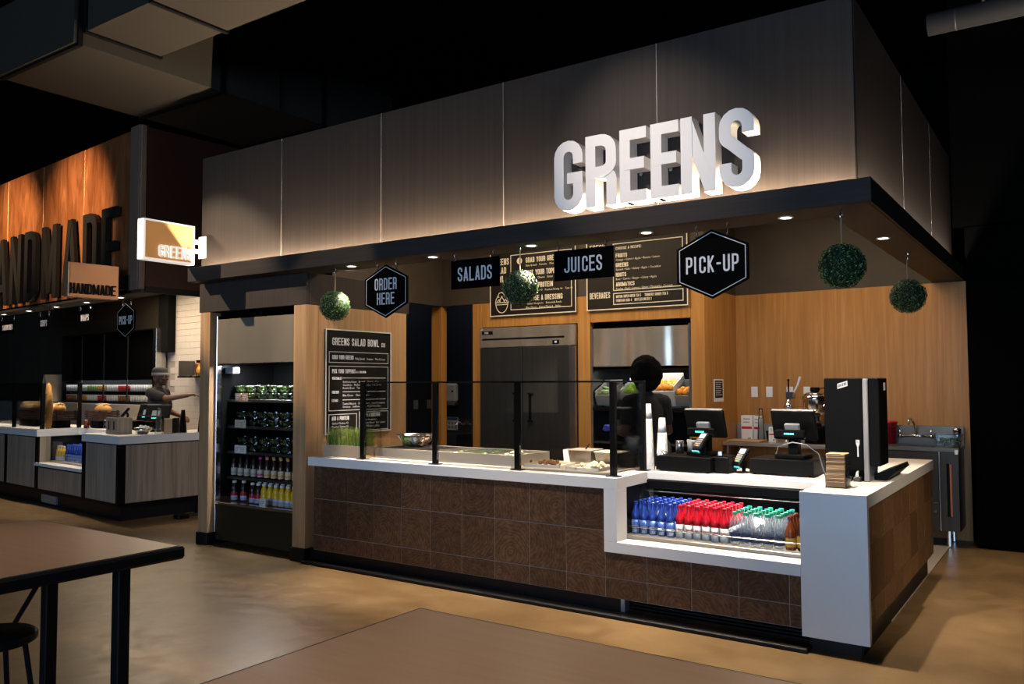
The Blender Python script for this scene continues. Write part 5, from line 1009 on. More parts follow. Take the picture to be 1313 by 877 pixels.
def head(mb, c, s_=1.0):
    c = Vector(c); mb.ball(c+Vector((0, -.012, .018))*s_, .088*s_, 18, 12, (.86, 1.03, 1.12)); mb.ball(c+Vector((0, .022, -.045))*s_, .062*s_, 14, 10, (.92, 1.0, 1.05)); mb.ball(c+Vector((0, .06, -.088))*s_, .024*s_, 10, 8)
    mb.cap(c+Vector((0, .082, .010))*s_, c+Vector((0, .100, -.025))*s_, .009*s_, .0145*s_, 8)
    for a in (-1, 1):
        mb.ball(c+Vector((a*.014, .088, -.032))*s_, .010*s_, 8, 6); mb.ball(c+Vector((a*.078, -.008, -.010))*s_, .026*s_, 10, 8, (.32, .75, 1.15)); mb.ball(c+Vector((a*.034, .062, -.02))*s_, .028*s_, 8, 6); mb.cap(c+Vector((a*.012, .083, .030))*s_, c+Vector((a*.048, .066, .030))*s_, .010*s_, .009*s_, 8)
def face_bits(p, c, s_=1.0):
    c = Vector(c)
    for a in (-1, 1):
        e = MB().ball(c+Vector((a*.031, .0765, .010))*s_, .0115*s_, 10, 8).build('eye', 'eye_white', p, True); MB().ball(c+Vector((a*.031, .086, .010))*s_, .0055*s_, 8, 6).build('iris', 'dark_ink', e, True)
    MB().cap(c+Vector((-.018, .086, -.060))*s_, c+Vector((.018, .086, -.060))*s_, .0065*s_, .0065*s_, 8).build('lips', 'lip', p, True)
def person(label, loc, rz, H, arms, shirt, sleeve, glove=None):
    p = thing('person', label, 'person', loc, rz); k = H/1.70; V = lambda *a: Vector(a)*k; B = MB(); hc = V(0, .035, 1.575)
    head(B, hc, k); B.cap(V(0, -.005, 1.38), V(0, .015, 1.50), .056*k, .05*k)
    B.cap(V(0, 0, 1.0), V(0, .01, 1.32), .105*k, .085*k); B.cap(V(-.08, 0, .93), V(.08, 0, .93), .105*k, .105*k); B.cap(V(-.10, 0, 1.36), V(.10, 0, 1.36), .052*k, .052*k)
    T = MB(); T.cap(V(-.075, 0, .93), V(.075, 0, .93), .125*k, .125*k)
    SH_ = MB(); SH_.cap(V(0, 0, .98), V(0, .01, 1.16), .150*k, .128*k); SH_.cap(V(0, .0, 1.12), V(0, .005, 1.33), .126*k, .112*k); SH_.cap(V(-.045, .0, 1.16), V(-.05, .012, 1.30), .105*k, .105*k); SH_.cap(V(.045, 0, 1.16), V(.05, .012, 1.30), .105*k, .105*k); SH_.cap(V(-.125, 0, 1.375), V(.125, 0, 1.375), .068*k, .068*k); SH_.cap(V(0, -.005, 1.37), V(0, .002, 1.42), .078*k, .063*k)
    for a in (-1, 1):
        hip, knee, ank = V(a*.09, 0, .90), V(a*.10, .02, .50), V(a*.10, -.02, .09)
        B.cap(hip, knee, .085*k, .055*k); B.cap(knee, ank, .055*k, .036*k); B.cap(ank, V(a*.11, .12, .04), .036*k, .03*k)
        T.cap(hip, knee, .100*k, .070*k); T.cap(knee, V(a*.10, -.015, .10), .070*k, .055*k)
        sho = MB(); sho.cap(V(a*.105, -.05, .045), V(a*.115, .15, .038), .044*k, .036*k); sho.bx((a*.11-.045)*k, (a*.11+.045)*k, -.09*k, .185*k, .0, .02*k, .008); so = sho.build('shoe', 'shoe', p, True); remesh(so, .010, 3)
        sh, el, wr, up = arms[a]; sh, el, wr = V(*sh), V(*el), V(*wr)
        B.cap(sh, el, .050*k, .040*k); B.cap(el, wr, .042*k, .027*k); hd_ = MB()
        d = (wr-el).normalized(); hand(B if not glove else hd_, wr, d, up, -a, k, .9)
        if glove: hd_.cap(wr-d*.03, wr+d*.01, .033*k, .030*k); g_ = hd_.build('glove', glove, p, True); remesh(g_, .004, 2)
        SH_.cap(sh, sh+(el-sh)*sleeve, .068*k, .060*k)
    bo = B.build('body', 'skin_dark', p, True); remesh(bo, .0065, 4)
    so = SH_.build('shirt', shirt, p, True); remesh(so, .010, 6); to = T.build('trousers', 'trousers', p, True); remesh(to, .012, 5)
    face_bits(p, hc, k); return p, hc, k
w_, hc, k = person('worker with a round afro, black T-shirt and blue gloves behind the guard', (-2.05, 1.52, .006), math.radians(58), 1.70,
    {-1: ((-.17, 0, 1.365), (-.235, -.03, 1.12), (-.19, .255, 1.145), (0, 0, 1)), 1: ((.17, 0, 1.365), (.24, .04, 1.12), (.12, .25, 1.10), (0, 0, 1))}, 'shirt_black', .62, 'glove_blue')
hr = MB(); rr = random.Random(9)
for n in range(220):
    d_ = Vector((rr.gauss(0, 1), rr.gauss(0, 1), rr.gauss(0, 1))).normalized()
    if d_.y > .45 and d_.z < .45: continue
    hr.ball(hc + Vector((0, -.035, .035)) + Vector((d_.x*.105, d_.y*.105, d_.z*.125)), rr.uniform(.036, .042), 8, 6)
ho = hr.build('hair', 'hair_black', w_, True); remesh(ho, .010, 6)
ap = MB(); ap.cap((-.07, 0, .96), (.07, 0, .96), .150, .150); ap.cap((-.08, .03, .62), (.08, .03, .62), .125, .125); ap.cap((0, .0, .96), (0, .03, .62), .155, .145); ao = ap.build('apron', 'apron_grey', w_, True); remesh(ao, .012, 4)
# ================================================================== NEIGHBOURING KIOSK (turned slightly)
PH = -0.09; NO = Vector((-7.9, 0.25, 0))
def NL(x, y, z=0.0): return (NO.x + x*math.cos(PH) - y*math.sin(PH), NO.y + x*math.sin(PH) + y*math.cos(PH), z)
def nthing(name, label, cat, x=0.0, y=0.0, z=0.0, rz=0.0, group=None): return thing(name, label, cat, NL(x, y, z), PH+rz, group)
def nstruct(mb, name, m_, label, cat): o = mb.build(name, m_); o.location = NL(0, 0, 0); o.rotation_euler = (0, 0, PH); return struct(o, label, cat)
ncb = nthing('counter_base', 'neighbouring counter base of grey-brown ash panels in black frames', 'counter')
def npanel(x0, x1, z0, z1, y=0.0): box(x0, x1, y, y+.018, z0, z1, .002).build('panel', 'ash_panel', ncb)
npanel(-.86, -.07, .20, .85); npanel(-2.24, -.95, .20, .47)
for xa, xb in ((-3.30, -2.36), (-4.35, -3.40), (-5.4, -4.45)): npanel(xa, xb, .20, .85)
for ya, yb in ((.07, 1.12), (1.24, 2.2)): box(-.018, 0, ya, yb, .20, .85, .002).build('panel', 'ash_panel', ncb)
MB().bx(-.93, -.02, .019, .70, .17, .864).bx(-2.33, -.93, .019, .70, .17, .49).bx(-5.6, -2.33, .019, .70, .17, .864).bx(-.60, -.019, .70, 2.3, .17, .864).build('carcass', 'black_matte', ncb)
fm = MB()
for x in (-.03, -.905, -2.30, -3.35, -4.40): fm.bx(x-.045, x+.045 if x < -.1 else x+.028, -.004, .02, .17, .864 if x != -.905 else .864)
fm.bx(-.02, .002, 0.02, .07, .17, .864); fm.bx(-5.6, -.0, -.004, .018, .165, .20); fm.bx(-.02, .002, .02, 2.3, .165, .20); fm.bx(-.02, .002, .02, 2.3, .85, .864); fm.bx(-.86, -.07, -.004, .018, .851, .864); fm.bx(-5.6, -2.36, -.004, .018, .851, .864)
fm.bx(-.02, .002, 1.125, 1.235, .2, .85); fm.build('frame', 'black', ncb)
MB().bx(-5.6, -.05, .05, .08, 0, .165).bx(-.08, -.05, .08, 2.3, 0, .165).build('kick_board', 'kick', ncb); box(-2.2, -1.75, .03, .05, .03, .13).build('vent_plate', 'vent_zinc', ncb)
npn = box(-2.33, -2.255, .02, .5, .50, .864).build('notch_panel', 'ash_panel', ncb)
nct = nthing('countertop', 'white countertop of the neighbouring kiosk', 'countertop')
MB().prism([(-5.6, -.02), (-2.255, -.02), (-2.255, .5), (-.93, .5), (-.93, -.02), (.02, -.02), (.02, 2.3), (-.60, 2.3), (-.60, .85), (-5.6, .85)], .865, .955, 'xy').build('slab', 'quartz', nct)
box(-2.33, -.95, -.02, .14, .492, .53, .002).build('sill', 'quartz', nct)
ncl = nthing('bottle_cooler', 'small bottle cooler set into the neighbouring counter', 'cooler')
MB().bx(-2.25, -.95, .15, .65, .531, .545).build('deck', 'steel_warm', ncl); MB().bx(-2.25, -.95, .62, .65, .546, .86).bx(-2.25, -2.235, .15, .62, .546, .86).bx(-.965, -.95, .15, .62, .546, .86).build('cabinet', 'black', ncl); box(-2.23, -.97, .155, .16, .546, .80).build('front_glass', 'cold_glass', ncl)
area('cooler_lamp', (-1.6, .35, .85), (-1.6, .3, .5), 1.0, .03, 2.2, (.92, .96, 1)).parent = ncl; bpy.data.objects['cooler_lamp.001'].location = (-1.6, .40, .85); bpy.data.objects['cooler_lamp.001'].rotation_euler = (0, 0, 0)
for j in range(3):
    for i in range(9):
        p = NL(-1.95+i*.068, .24+j*.075, .546); put_bottle('blue', p, 'blue bottle, neighbouring cooler, %s row, %s from left' % (('front', 'middle', 'back')[j], ORD[i]), 'blue bottles in the neighbouring cooler')
mk = None
for i in range(5):
    p = NL(-1.32+i*.07, .20, .546); lab = 'small white milk carton in the neighbouring cooler, %s from the left' % ORD[i]
    if mk is None:
        mk = thing('milk_carton', lab, 'carton', p, PH, 'milk cartons in the neighbouring cooler'); MB().bx(-.03, .03, -.03, .03, 0, .10).prism([(-.03, .10), (.03, .10), (0, .125)], -.03, .03).build('carton_box', 'jar_white', mk); box(-.029, .029, -.031, -.03, .03, .05).build('print_band', 'key_grey', mk)
    else: dup(mk, p, PH, lab)
for i in range(3): put_bottle('juice', NL(-2.17+i*.072, .22, .546), 'yellow drink bottle in the neighbouring cooler, %s from the left' % ORD[i], 'yellow bottles in the neighbouring cooler')
# upper copper fascia
ncf = nthing('canopy_fascia', 'glowing copper panel fascia of the neighbouring kiosk', 'canopy')
ex = [.17, -1.05, -2.27, -3.49, -4.71, -5.6]
for a_, b_ in zip(ex[1:], ex): box(a_+.003, b_-.003, 0, .03, 2.60, 4.40, .003).build('copper_panel', 'copper', ncf)
box(.172, .42, -.02, .05, 2.58, 4.42, .01).build('corner_post', 'post_grey', ncf); box(.19, .40, -.032, -.0201, 2.58, 4.42, .006).build('post_cover', 'post_grey', ncf)
box(.40, .42, .052, 2.9, 2.62, 4.40).build('side_panel', 'rust_dark', ncf); box(.402, .43, .052, 2.9, 2.55, 2.619).build('side_ledge', 'black', ncf)
box(-5.6, .42, .0, .25, 2.55, 2.578).build('soffit', 'bronze_dark', ncf); box(-5.6, .40, .35, 2.9, 3.0, 3.05).build('inner_ceiling', 'taupe', ncf); box(-5.6, .40, .25, .27, 2.579, 3.0).build('soffit_return', 'taupe', ncf)
nlt = nthing('letter_sign', 'tall charcoal letters reading HANDMADE on the copper fascia', 'sign')
for ch, x, w_ in [('H', -4.17, .37), ('A', -3.68, .42), ('N', -3.16, .38), ('D', -2.65, .37), ('M', -2.10, .46), ('A', -1.46, .42), ('D', -.885, .37), ('E', -.385, .35)]:
    mb = MB()
    for pl_ in glyph(ch, w_/.93, .115): strip(mb, pl_, .115, -.075, -.03, 0, 0, .93)
    mb.v = [(x+a_, b_, 2.63+max(0, min(.93, c_))) for a_, b_, c_ in mb.v]; lt = mb.build('letter', 'letter_charcoal', nlt)
    MB().cyl((x+.06, -.03, 3.1), (x+.06, -.0, 3.1), .012).build('mounting_stud', 'steel', lt)
blade('blade_sign', 'copper-faced blade sign reading HANDMADE on the neighbouring kiosk', (-7.75, -.44, 2.465), PI/2+PH, .53, .37, 'blade_copper', 'blade_copper', 'HANDMADE', 'letter_charcoal')
for x in range(6):
    t = dup(dl0, NL(-.30-.9*x, .12, 2.55), 0, 'small round downlight in the neighbouring soffit, %s from the corner post' % ORD[x], 'neighbouring soffit downlights')
for x in (-.86, -2.05, -3.3, -4.6): spot('neighbour_downlight', NL(x, .12, 2.53), NL(x, .4, .9), 105, (1, .84, .64), 84, .8, .03)
area('neighbour_kitchen_light', NL(-2.2, 1.5, 2.98), NL(-2.2, 1.6, 0), 3.4, .8, 90, WARM)
def nhang(label, kind, x, ztop, w, h, lines, size):
    before = set(bpy.data.objects); hang('hanging_sign', label, kind, 0, ztop, w, h, lines, size)
    for o in set(bpy.data.objects)-before:
        if o.parent is None: q_ = NL(x, .20, o.location.z); o.location = q_; o.rotation_euler = (0, 0, PH)
nhang('small black hexagonal sign reading PICK-UP on the neighbouring kiosk', 'hex', -.33, 2.50, .44, .42, ['PICK-UP'], .10)
nhang('small black rectangular sign reading WRAPS on the neighbouring kiosk', 'rect', -1.42, 2.47, .37, .185, ['WRAPS'], .085)
nhang('small black rectangular sign reading SOUPS on the neighbouring kiosk', 'rect', -2.68, 2.46, .37, .185, ['SOUPS'], .085)
nhang('black rectangular sign reading SANDWICHES at the left picture edge', 'rect', -3.98, 2.46, .60, .185, ['SANDWICHES'], .075)
# rear wall of white tiles
nwt = nstruct(box(-3.66, .9, 2.44, 2.5, 0, 3.0), 'wall_neighbour_tile', 'tile_grout', 'white subway tile wall behind the neighbouring counter', 'wall')
tw = box(0, .296, -.008, 0, 0, .096, .0015).mesh('tile', 'white_tile')
for r_ in range(30):
    for c_ in range(15):
        x = -3.66+.30*c_+(.15 if r_ % 2 else 0)
        if x > .55 or (x < -3.60 and r_ > 13) or r_ < 3: continue
        obj('tile', tw, nwt, (x+.002, 2.44, .002+.1*r_))
nwd = nstruct(box(-10.5, -3.67, 2.44, 2.5, 0, 3.0), 'wall_neighbour_rear', 'taupe', 'dull wall behind the neighbouring cooler', 'wall')
nstruct(box(-3.66, -3.35, 2.30, 2.43, 2.05, 2.99), 'wall_neighbour_header', 'black_matte', 'black header block above the steel cooler frame', 'wall')
nstruct(box(-10.5, -3.67, 2.10, 2.43, .0, 1.195), 'wall_neighbour_splash', 'white_tile', 'pale splash wall below the neighbouring cooler', 'wall')
ngc = nthing('glass_door_cooler', 'wide dark glass-door cooler of jars behind the neighbouring counter', 'cooler', -5.42, 2.27, 1.22)
box(-1.75, 1.75, .14, .165, 0, 1.22).build('back_panel', 'black', ngc); MB().bx(-1.75, 1.75, -.04, .139, -.02, .0).bx(-1.75, 1.75, -.04, .139, 1.20, 1.22).bx(-1.75, -1.72, -.04, .139, 0, 1.20).bx(1.72, 1.75, -.04, .139, 0, 1.20).build('cabinet', 'black', ngc)
box(1.76, 1.85, -.05, .12, -.02, 1.22, .004).build('steel_frame', 'steel', ngc)
for x in (-.9, -.02, .86): box(x, x+.035, -.05, -.041, .0, 1.2).build('door_frame', 'steel_dark', ngc)
for z in (.02, .195, .40): box(-1.71, 1.71, -.02, .135, z-.012, z, .001).build('shelf', 'black', ngc)
area('jar_light', (0, 0, .36), (0, 0, 0), 3.3, .03, 5.0, (.95, .98, 1)).parent = ngc; jl = bpy.data.objects['jar_light']; jl.location = (0, -.03, .385); jl.rotation_euler = (0.15, 0, 0)
jar0 = {}
def jar(m_, p, label):
    if m_ not in jar0:
        r = thing('food_cup', label, 'jar', p, PH, 'jars in the neighbouring cooler'); jar0[m_] = r; MB().lathe([(.028, 0), (.034, .09), (.034, .095)], 10).build('cup', m_, r, True); MB().lathe([(.036, .0955), (.036, .105), (.030, .108)], 10).build('lid', 'jar_white', r)
    else: dup(jar0[m_], p, PH, label)
seq = [['jar_white', 'jar_white', 'jar_green', 'jar_orange', 'jar_white', 'jar_red', 'jar_white', 'jar_white'], ['jar_brown', 'jar_orange', 'jar_white', 'jar_red', 'jar_white', 'jar_brown', 'jar_white', 'jar_white']]
for s_ in range(2):
    for i in range(38):
        jar(seq[s_][(i*8)//38], NL(-5.42-1.62+i*.087, 2.27+.03, 1.22+(.195, .0205)[s_]+.0005), 'small %s lidded cup on the %s shelf of the neighbouring cooler' % (seq[s_][(i*8)//38][4:], ('upper', 'lower')[s_]))
nsh = nthing('wall_shelf', 'steel wall shelf with a dark side plate on the white tiles', 'shelf', -2.47, 2.425, 1.63); box(-.28, .75, -.28, 0, 0, .03, .002).build('board', 'steel', nsh); box(-.28, -.265, -.26, 0, .031, .26).build('end_plate', 'steel_dark', nsh)
t = nthing('storage_jar', 'dark glass storage jar on the tile wall shelf', 'jar', -2.33, 2.28, 1.661); MB().lathe([(.06, 0), (.07, .02), (.07, .17), (.05, .20)], 16).build('jar_body', 'amber_bottle', t, True); MB().lathe([(.055, .2005), (.055, .235)], 16).build('lid', 'dark_plastic', t)
for i, x in enumerate((-2.20, -2.06)):
    t = nthing('snack_bag', 'orange snack bag on the tile wall shelf, %s' % ('left', 'right')[i], 'bag', x, 2.20, 1.661); MB().ball((0, 0, .07), .07, 12, 8, (1.0, .6, 1.0)).build('pouch', 'jar_orange', t, True); MB().bx(-.04, .04, -.006, .006, .13, .165).build('sealed_top', 'jar_orange', t)
# guard, crates and bread
nsg = nthing('sneeze_guard', 'glass guard with black posts on the neighbouring counter', 'sneeze guard', 0, 0, .955)
for x, y_ in ((-4.1, .06), (-3.25, .06), (-2.30, .06), (-2.30, .52)): box(x-.022, x+.022, y_-.022, y_+.022, 0, .60).build('post', 'black', nsg)
box(-5.5, -2.33, .055, .065, .04, .585).build('pane', 'guard_glass', nsg); box(-2.305, -2.295, .085, .495, .04, .585).build('pane', 'guard_glass', nsg); box(-5.5, -2.33, .05, .07, .586, .60).build('top_rail', 'black', nsg)
def crate(label, x, y_, w, z):
    t = nthing('bread_crate', label, 'crate', x, y_, z)
    for k in range(4):
        zz = .012+.030*k; box(-w/2, w/2, -.14, -.13, zz, zz+.02).build('slat', 'crate_brown', t); box(-w/2, w/2, .13, .14, zz, zz+.02).build('slat', 'crate_brown', t); box(-w/2, -w/2+.01, -.129, .129, zz, zz+.02).build('slat', 'crate_brown', t); box(w/2-.01, w/2, -.129, .129, zz, zz+.02).build('slat', 'crate_brown', t)
    box(-w/2, w/2, -.14, .14, 0, .011).build('base', 'crate_brown', t)
    for a_ in (-1, 1):
        for b_ in (-1, 1): MB().bx(a_*(w/2-.022)-.01, a_*(w/2-.022)+.01, b_*.118-.01, b_*.118+.01, .0111, .135).build('corner_post', 'crate_brown', t)
for i, (x, w) in enumerate(((-2.02, .42), (-2.66, .62), (-3.45, .80))):
    rs = tag(box(-w*.32, w*.32, -.10, .10, 0, .10, .004).build('crate_riser', 'black_matte'), 'black riser under the bread crate, %s from the register' % ORD[i], 'riser'); rs.location = NL(x, .38 if i else .70, .9555); rs.rotation_euler = (0, 0, PH)
    crate('dark slatted bread crate on the neighbouring counter, %s from the register' % ORD[i], x, .38 if i else .70, w, 1.0565)
def loaf(label, x, y_, z, L_, R_, m_, rz):
    t = nthing('bread_loaf', label, 'bread', x, y_, z, rz); n = 9
    pts = [(-L_/2+L_*k/(n-1), 0, R_*.9) for k in range(n)]; MB().tube(pts, [R_*(.25+.75*math.sin(PI*(k+.35)/(n-.3))) for k in range(n)], 12).build('crust', m_, t, True)
    for k in range(4): MB().tube([(-L_*.3+L_*.17*k, -R_*.55, R_*1.62), (-L_*.26+L_*.17*k, 0, R_*1.9), (-L_*.2+L_*.17*k, R_*.5, R_*1.66)], .010, 6).build('score_mark', 'bread_pale', t, True)
for i, (x, y_, L_, R_, m_, rz) in enumerate([(-1.95, .68, .34, .072, 'bread_crust', .1), (-2.52, .36, .30, .075, 'bread_crust', -.2), (-2.80, .40, .30, .07, 'bread_pale', .3), (-3.25, .38, .36, .08, 'bread_crust', 0), (-3.62, .38, .34, .08, 'bread_pale', .2)]):
    loaf('crusty bread loaf in the crates of the neighbouring kiosk, %s from the register' % ORD[i], x, y_, 1.140, L_, R_, m_, rz)
t = nthing('baguette', 'long baguette standing upright behind the guard post', 'bread', -2.40, .17, .956); MB().tube([(0, 0, 0), (.005, 0, .06), (.012, 0, .25), (.010, 0, .42), (-.01, 0, .56), (-.02, 0, .60)], [.03, .045, .048, .045, .03, .012], 12).build('crust', 'bread_crust', t, True); [MB().tube([(-.03, -.035, .12+.1*k), (.0, -.046, .15+.1*k), (.03, -.036, .18+.1*k)], .008, 6).build('score_mark', 'bread_pale', t, True) for k in range(4)]
t = nthing('table_sign', 'pale folding A-frame board at the left picture edge', 'sign board', -7.55, 2.25, 1.196); M1 = Matrix.Rotation(.38, 4, 'Y'); M2 = Matrix.Rotation(-.38, 4, 'Y')
for M_, sx in ((M1, -.22), (M2, .22)): box(-.012, .012, -.18, .18, 0, .55, .003).xf(Matrix.Translation((sx, 0, .012)) @ M_).build('leaf', 'board_wood', t)
for i in range(6):
    t = nthing('glass_jar', 'small glass jar in a row beside the baguette, %s from the left' % ORD[i], 'jar', -2.02+.10*i, .66 if i > 0 else .50, .956, 0, 'small glass jars'); MB().lathe([(.032, 0), (.036, .01), (.036, .085), (.028, .10)], 12).build('jar_body', 'amber_bottle' if i == 0 else 'clear_plastic', t, True); MB().lathe([(.03, .1005), (.03, .118)], 12).build('lid', 'steel', t)
# registers and goods at the till
t = nthing('cash_drawer', 'black cash drawer on the neighbouring counter', 'cash drawer', -1.30, .78, .956); box(-.22, .22, -.2, .2, .004, .115, .004).build('drawer_case', 'dark_plastic', t); box(-.20, .20, .2, .206, .015, .10).build('drawer_front', 'black', t)
def nreg(label, x, y_, z, rz):
    before = set(bpy.data.objects); register(label, NL(x, y_, z), PH+rz, .30, -.42)
nreg('register screen on the neighbouring counter, left of two', -.98, .82, .956, .5); nreg('register screen on the neighbouring counter, right of two', -.56, .72, .956, .7)
card_reader('card reader on the neighbouring cash drawer', NL(-1.36, .70, 1.072), PH-.6, .10); card_reader('card reader beside the wooden box on the neighbouring counter', NL(-.74, .42, .956), PH-.5, .12)
t = nthing('wooden_box', 'small wooden box with slots on the neighbouring counter corner', 'box', -.50, .22, .956)
MB().bx(-.14, .14, -.09, -.078, 0, .19).bx(-.14, .14, .078, .09, 0, .19).bx(-.14, -.128, -.078, .078, 0, .19).bx(.128, .14, -.078, .078, 0, .19).bx(-.128, .128, -.078, .078, 0, .012).build('box_sides', 'ash_panel', t); [box(x, x+.03, -.0915, -.0901, .05, .15).build('slot', 'black', t) for x in (-.08, .05)]
t = nthing('snack_bowl', 'round wire bowl of wrapped sweets on the neighbouring counter', 'bowl', -.20, .36, .956); MB().lathe([(.05, 0), (.08, .03), (.10, .075), (.095, .075), (.075, .032), (.046, .005)], 16).build('bowl', 'steel', t, True)
q = MB(); rr = random.Random(8); [q.ball((rr.gauss(0, .035), rr.gauss(0, .035), .05+rr.random()*.04), .016, 6, 4) for _ in range(40)]; q.build('sweets', 'jar_white', t)['kind'] = 'stuff'
def ncup(label, x, y_, r, n, m_): cupstack(label, *NL(x, y_)[:2], r, n, m_, .956)
ncup('stack of clear cups on the neighbouring counter', -.10, .50, .044, 14, 'clear_plastic'); ncup('stack of dark cup lids on the neighbouring counter, left', -.10, .80, .045, 12, 'dark_plastic'); ncup('stack of dark cup lids on the neighbouring counter, right', -.06, 1.02, .045, 12, 'dark_plastic')
t = nthing('napkin_holder', 'stack of brown napkins in a holder on the neighbouring counter', 'napkins', -.10, .66, .956, .35)
for k in range(20): box(-.06, .06, -.06, .06, .005+k*.0085, .0125+k*.0085, .001).build('napkin', 'kraft', t)
MB().bx(-.066, .066, -.066, .066, 0, .004).bx(-.066, -.062, -.06, .06, .0041, .18).bx(.062, .066, -.06, .06, .0041, .18).build('acrylic_sides', 'clear_plastic', t)
t = nthing('queue_post', 'black square rail post in front of the neighbouring counter side', 'post', .18, 1.05, 0); box(-.035, .035, -.035, .035, .012, 1.06, .003).build('post', 'black', t); box(-.035, .035, .036, .75, .98, 1.05, .003).build('top_bar', 'black', t); box(-.16, .16, -.16, .16, 0, .011, .003).build('base_plate', 'black', t)
t = nthing('floor_cable', 'black cable lying on the floor by the neighbouring counter', 'cable', .40, .85, 0); MB().tube([(-.1, -.25, .03), (.05, -.1, .05), (.12, .1, .03), (.10, .35, .012), (-.02, .5, .012)], .016, 6).build('cord', 'black', t); MB().bx(-.16, -.04, -.34, -.2, 0, .05, .01).build('plug', 'black', t)
# worker of the neighbouring kiosk
nm_, hc, k = person('worker in black T-shirt, grey cap and glasses reaching sideways at the neighbouring kiosk', (-9.35, 1.62, 0), math.radians(-62), 1.76,
    {1: ((.175, 0, 1.37), (.25, .26, 1.30), (.20, .52, 1.34), (0, 0, 1)), -1: ((-.175, 0, 1.37), (-.25, .02, 1.12), (-.17, .24, 1.06), (0, 0, 1))}, 'shirt_black', .75)
hc = Vector(hc)
cp = MB().lathe([(.095, .02), (.100, .05), (.094, .10), (.07, .125), (.02, .132)], 20, (0, 0, 0)); cp.v = [(a_*.92+hc.x, b_*1.08+hc.y-.012, c_+hc.z+.005) for a_, b_, c_ in cp.v]; cp.build('cap_crown', 'cap_grey', nm_, True)
cb_ = MB().lathe([(.0985, .018), (.1015, .030), (.1015, .052), (.0985, .056)], 20, cap=False); cb_.v = [(a_*.93+hc.x, b_*1.09+hc.y-.012, c_+hc.z+.005) for a_, b_, c_ in cb_.v]; cb_.build('cap_band', 'key_grey', nm_, True)
gl = MB()
for a_ in (-1, 1): gl.tube([(hc.x+a_*.034+.024*math.cos(t_), hc.y+.098, hc.z+.010+.020*math.sin(t_)) for t_ in [i*PI/6 for i in range(13)]], .0028, 5); gl.tube([(hc.x+a_*.058, hc.y+.096, hc.z+.014), (hc.x+a_*.080, hc.y+.02, hc.z+.016)], .0028, 5)
gl.tube([(hc.x-.010, hc.y+.100, hc.z+.014), (hc.x+.010, hc.y+.100, hc.z+.014)], .0028, 5); gl.build('glasses', 'black', nm_)

# ================================================================== DINING TABLES in the foreground
def dtable(label, x0, x1, y0, y1, legs, brace):
    t = thing('dining_table', label, 'table', ((x0+x1)/2, (y0+y1)/2, 0)); w, d = (x1-x0)/2, (y1-y0)/2; cx, cy = (x0+x1)/2, (y0+y1)/2
    box(-w, w, -d, d, .685, .7465, .012).build('edge_frame', 'table_edge', t); box(-w+.026, w-.026, -d+.026, d-.026, .7466, .7500, .001).build('tabletop', 'laminate', t)
    for x, y_ in legs: box(x-cx-.03, x-cx+.03, y_-cy-.03, y_-cy+.03, 0, .684, .004).build('leg', 'table_edge', t)
    for a_, b_ in brace: MB().tube([(a_[0]-cx, a_[1]-cy, a_[2]), (b_[0]-cx, b_[1]-cy, b_[2])], .013, 8).build('brace', 'table_edge', t)
dtable('brown-topped dining table with black edge and legs at the left', -4.12, -2.67, -3.86, -2.44, [(-2.76, -2.72), (-3.42, -2.72), (-2.76, -3.6), (-3.42, -3.6)], [((-3.45, -2.74, .56), (-3.96, -2.74, .05)), ((-3.45, -3.58, .56), (-3.96, -3.58, .05))])
dtable('brown-topped dining table filling the bottom foreground', -.982, .50, -4.05, -2.64, [(-.85, -2.80), (.37, -2.80), (-.85, -3.9), (.37, -3.9)], [])
t = thing('stool', 'black round stool under the left dining table', 'stool', (-2.98, -3.18, 0))
MB().lathe([(.16, .41), (.175, .42), (.175, .445), (.16, .455)], 28).build('seat', 'table_edge', t, True)
for k in range(4): a_ = PI/4+k*PI/2; MB().tube([(.13*math.cos(a_), .13*math.sin(a_), .41), (.19*math.cos(a_), .19*math.sin(a_), 0.012)], .012, 8).build('leg', 'table_edge', t)
MB().tube([(.16*math.cos(i*PI/10), .16*math.sin(i*PI/10), .17) for i in range(21)], .008, 6).build('foot_ring', 'table_edge', t)

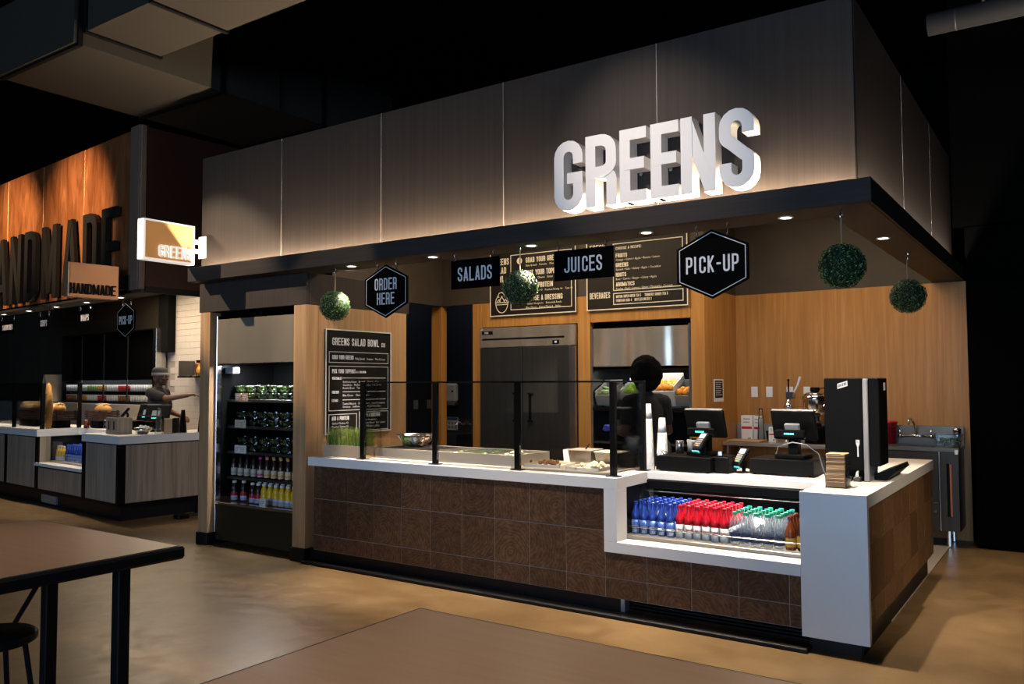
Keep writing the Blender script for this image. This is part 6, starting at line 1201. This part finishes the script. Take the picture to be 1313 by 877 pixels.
# ================================================================== DUCTS under the black ceiling
def duct(label, x0, x1, y0, y1, z0, z1, seams, ax):
    t = thing('air_duct', label, 'duct', (0, 0, 0)); box(x0, x1, y0, y1, z0, z1).build('duct_body', 'duct_grey', t); k = .018
    for s_ in seams:
        f_ = MB()
        if ax == 'y': f_.bx(x0-k, x1+k, s_-.02, s_+.02, z0-k, z0-.0005).bx(x0-k, x0-.0005, s_-.02, s_+.02, z0, z1).bx(x1+.0005, x1+k, s_-.02, s_+.02, z0, z1)
        else: f_.bx(s_-.02, s_+.02, y0-k, y1+k, z0-k, z0-.0005).bx(s_-.02, s_+.02, y0-k, y0-.0005, z0, z1).bx(s_-.02, s_+.02, y1+.0005, y1+k, z0, z1)
        f_.build('flange', 'black_matte', t)
    for x in (x0-.03, x1+.03): MB().cyl((x, (y0+y1)/2+.2, z0-.0), (x, (y0+y1)/2+.2, 5.9), .006).build('hanger_rod', 'black', t)
duct('wide grey rectangular air duct at the top left', -7.38, -5.97, -1.35, 2.6, 4.45, 5.1, (-1.3, .12, 1.45), 'y')
duct('grey branch air duct at the top left edge', -5.94, -3.2, -1.28, -.60, 4.55, 5.1, (-4.93, -5.9), 'x')
t = thing('round_pipe', 'grey round spiral duct in the top right corner', 'duct', (0, 2.5, 4.46)); MB().cyl((.05, 0, 0), (4.5, 0, 0), .088, None, 24).build('pipe', 'pipe_grey', t, True)
for k in range(9): MB().cyl((.25+.5*k, 0, 0), (.26+.5*k, 0, 0), .0905, None, 24).build('seam_ring', 'pipe_grey', t)
MB().cyl((.45, 0, -.05), (.45, 0, 1.44), .012).build('hanger_rod', 'rope', t)
t = thing('track_rail', 'small black track light rail at the upper left edge', 'track light', (-9.0, -2.0, 4.86)); box(-3, 3, -.02, .02, .30, .34).build('rail', 'black', t)
MB().cyl((.35, 0, 0), (.35, -.06, .18), .05, .045, 14).build('lamp_can', 'black', t); MB().cyl((.35, -.03, .18), (.35, 0, .30), .012).build('lamp_arm', 'black', t); [MB().cyl((x, 0, .34), (x, 0, 1.04), .008).build('hanger_rod', 'black', t) for x in (-2.5, 2.5)]
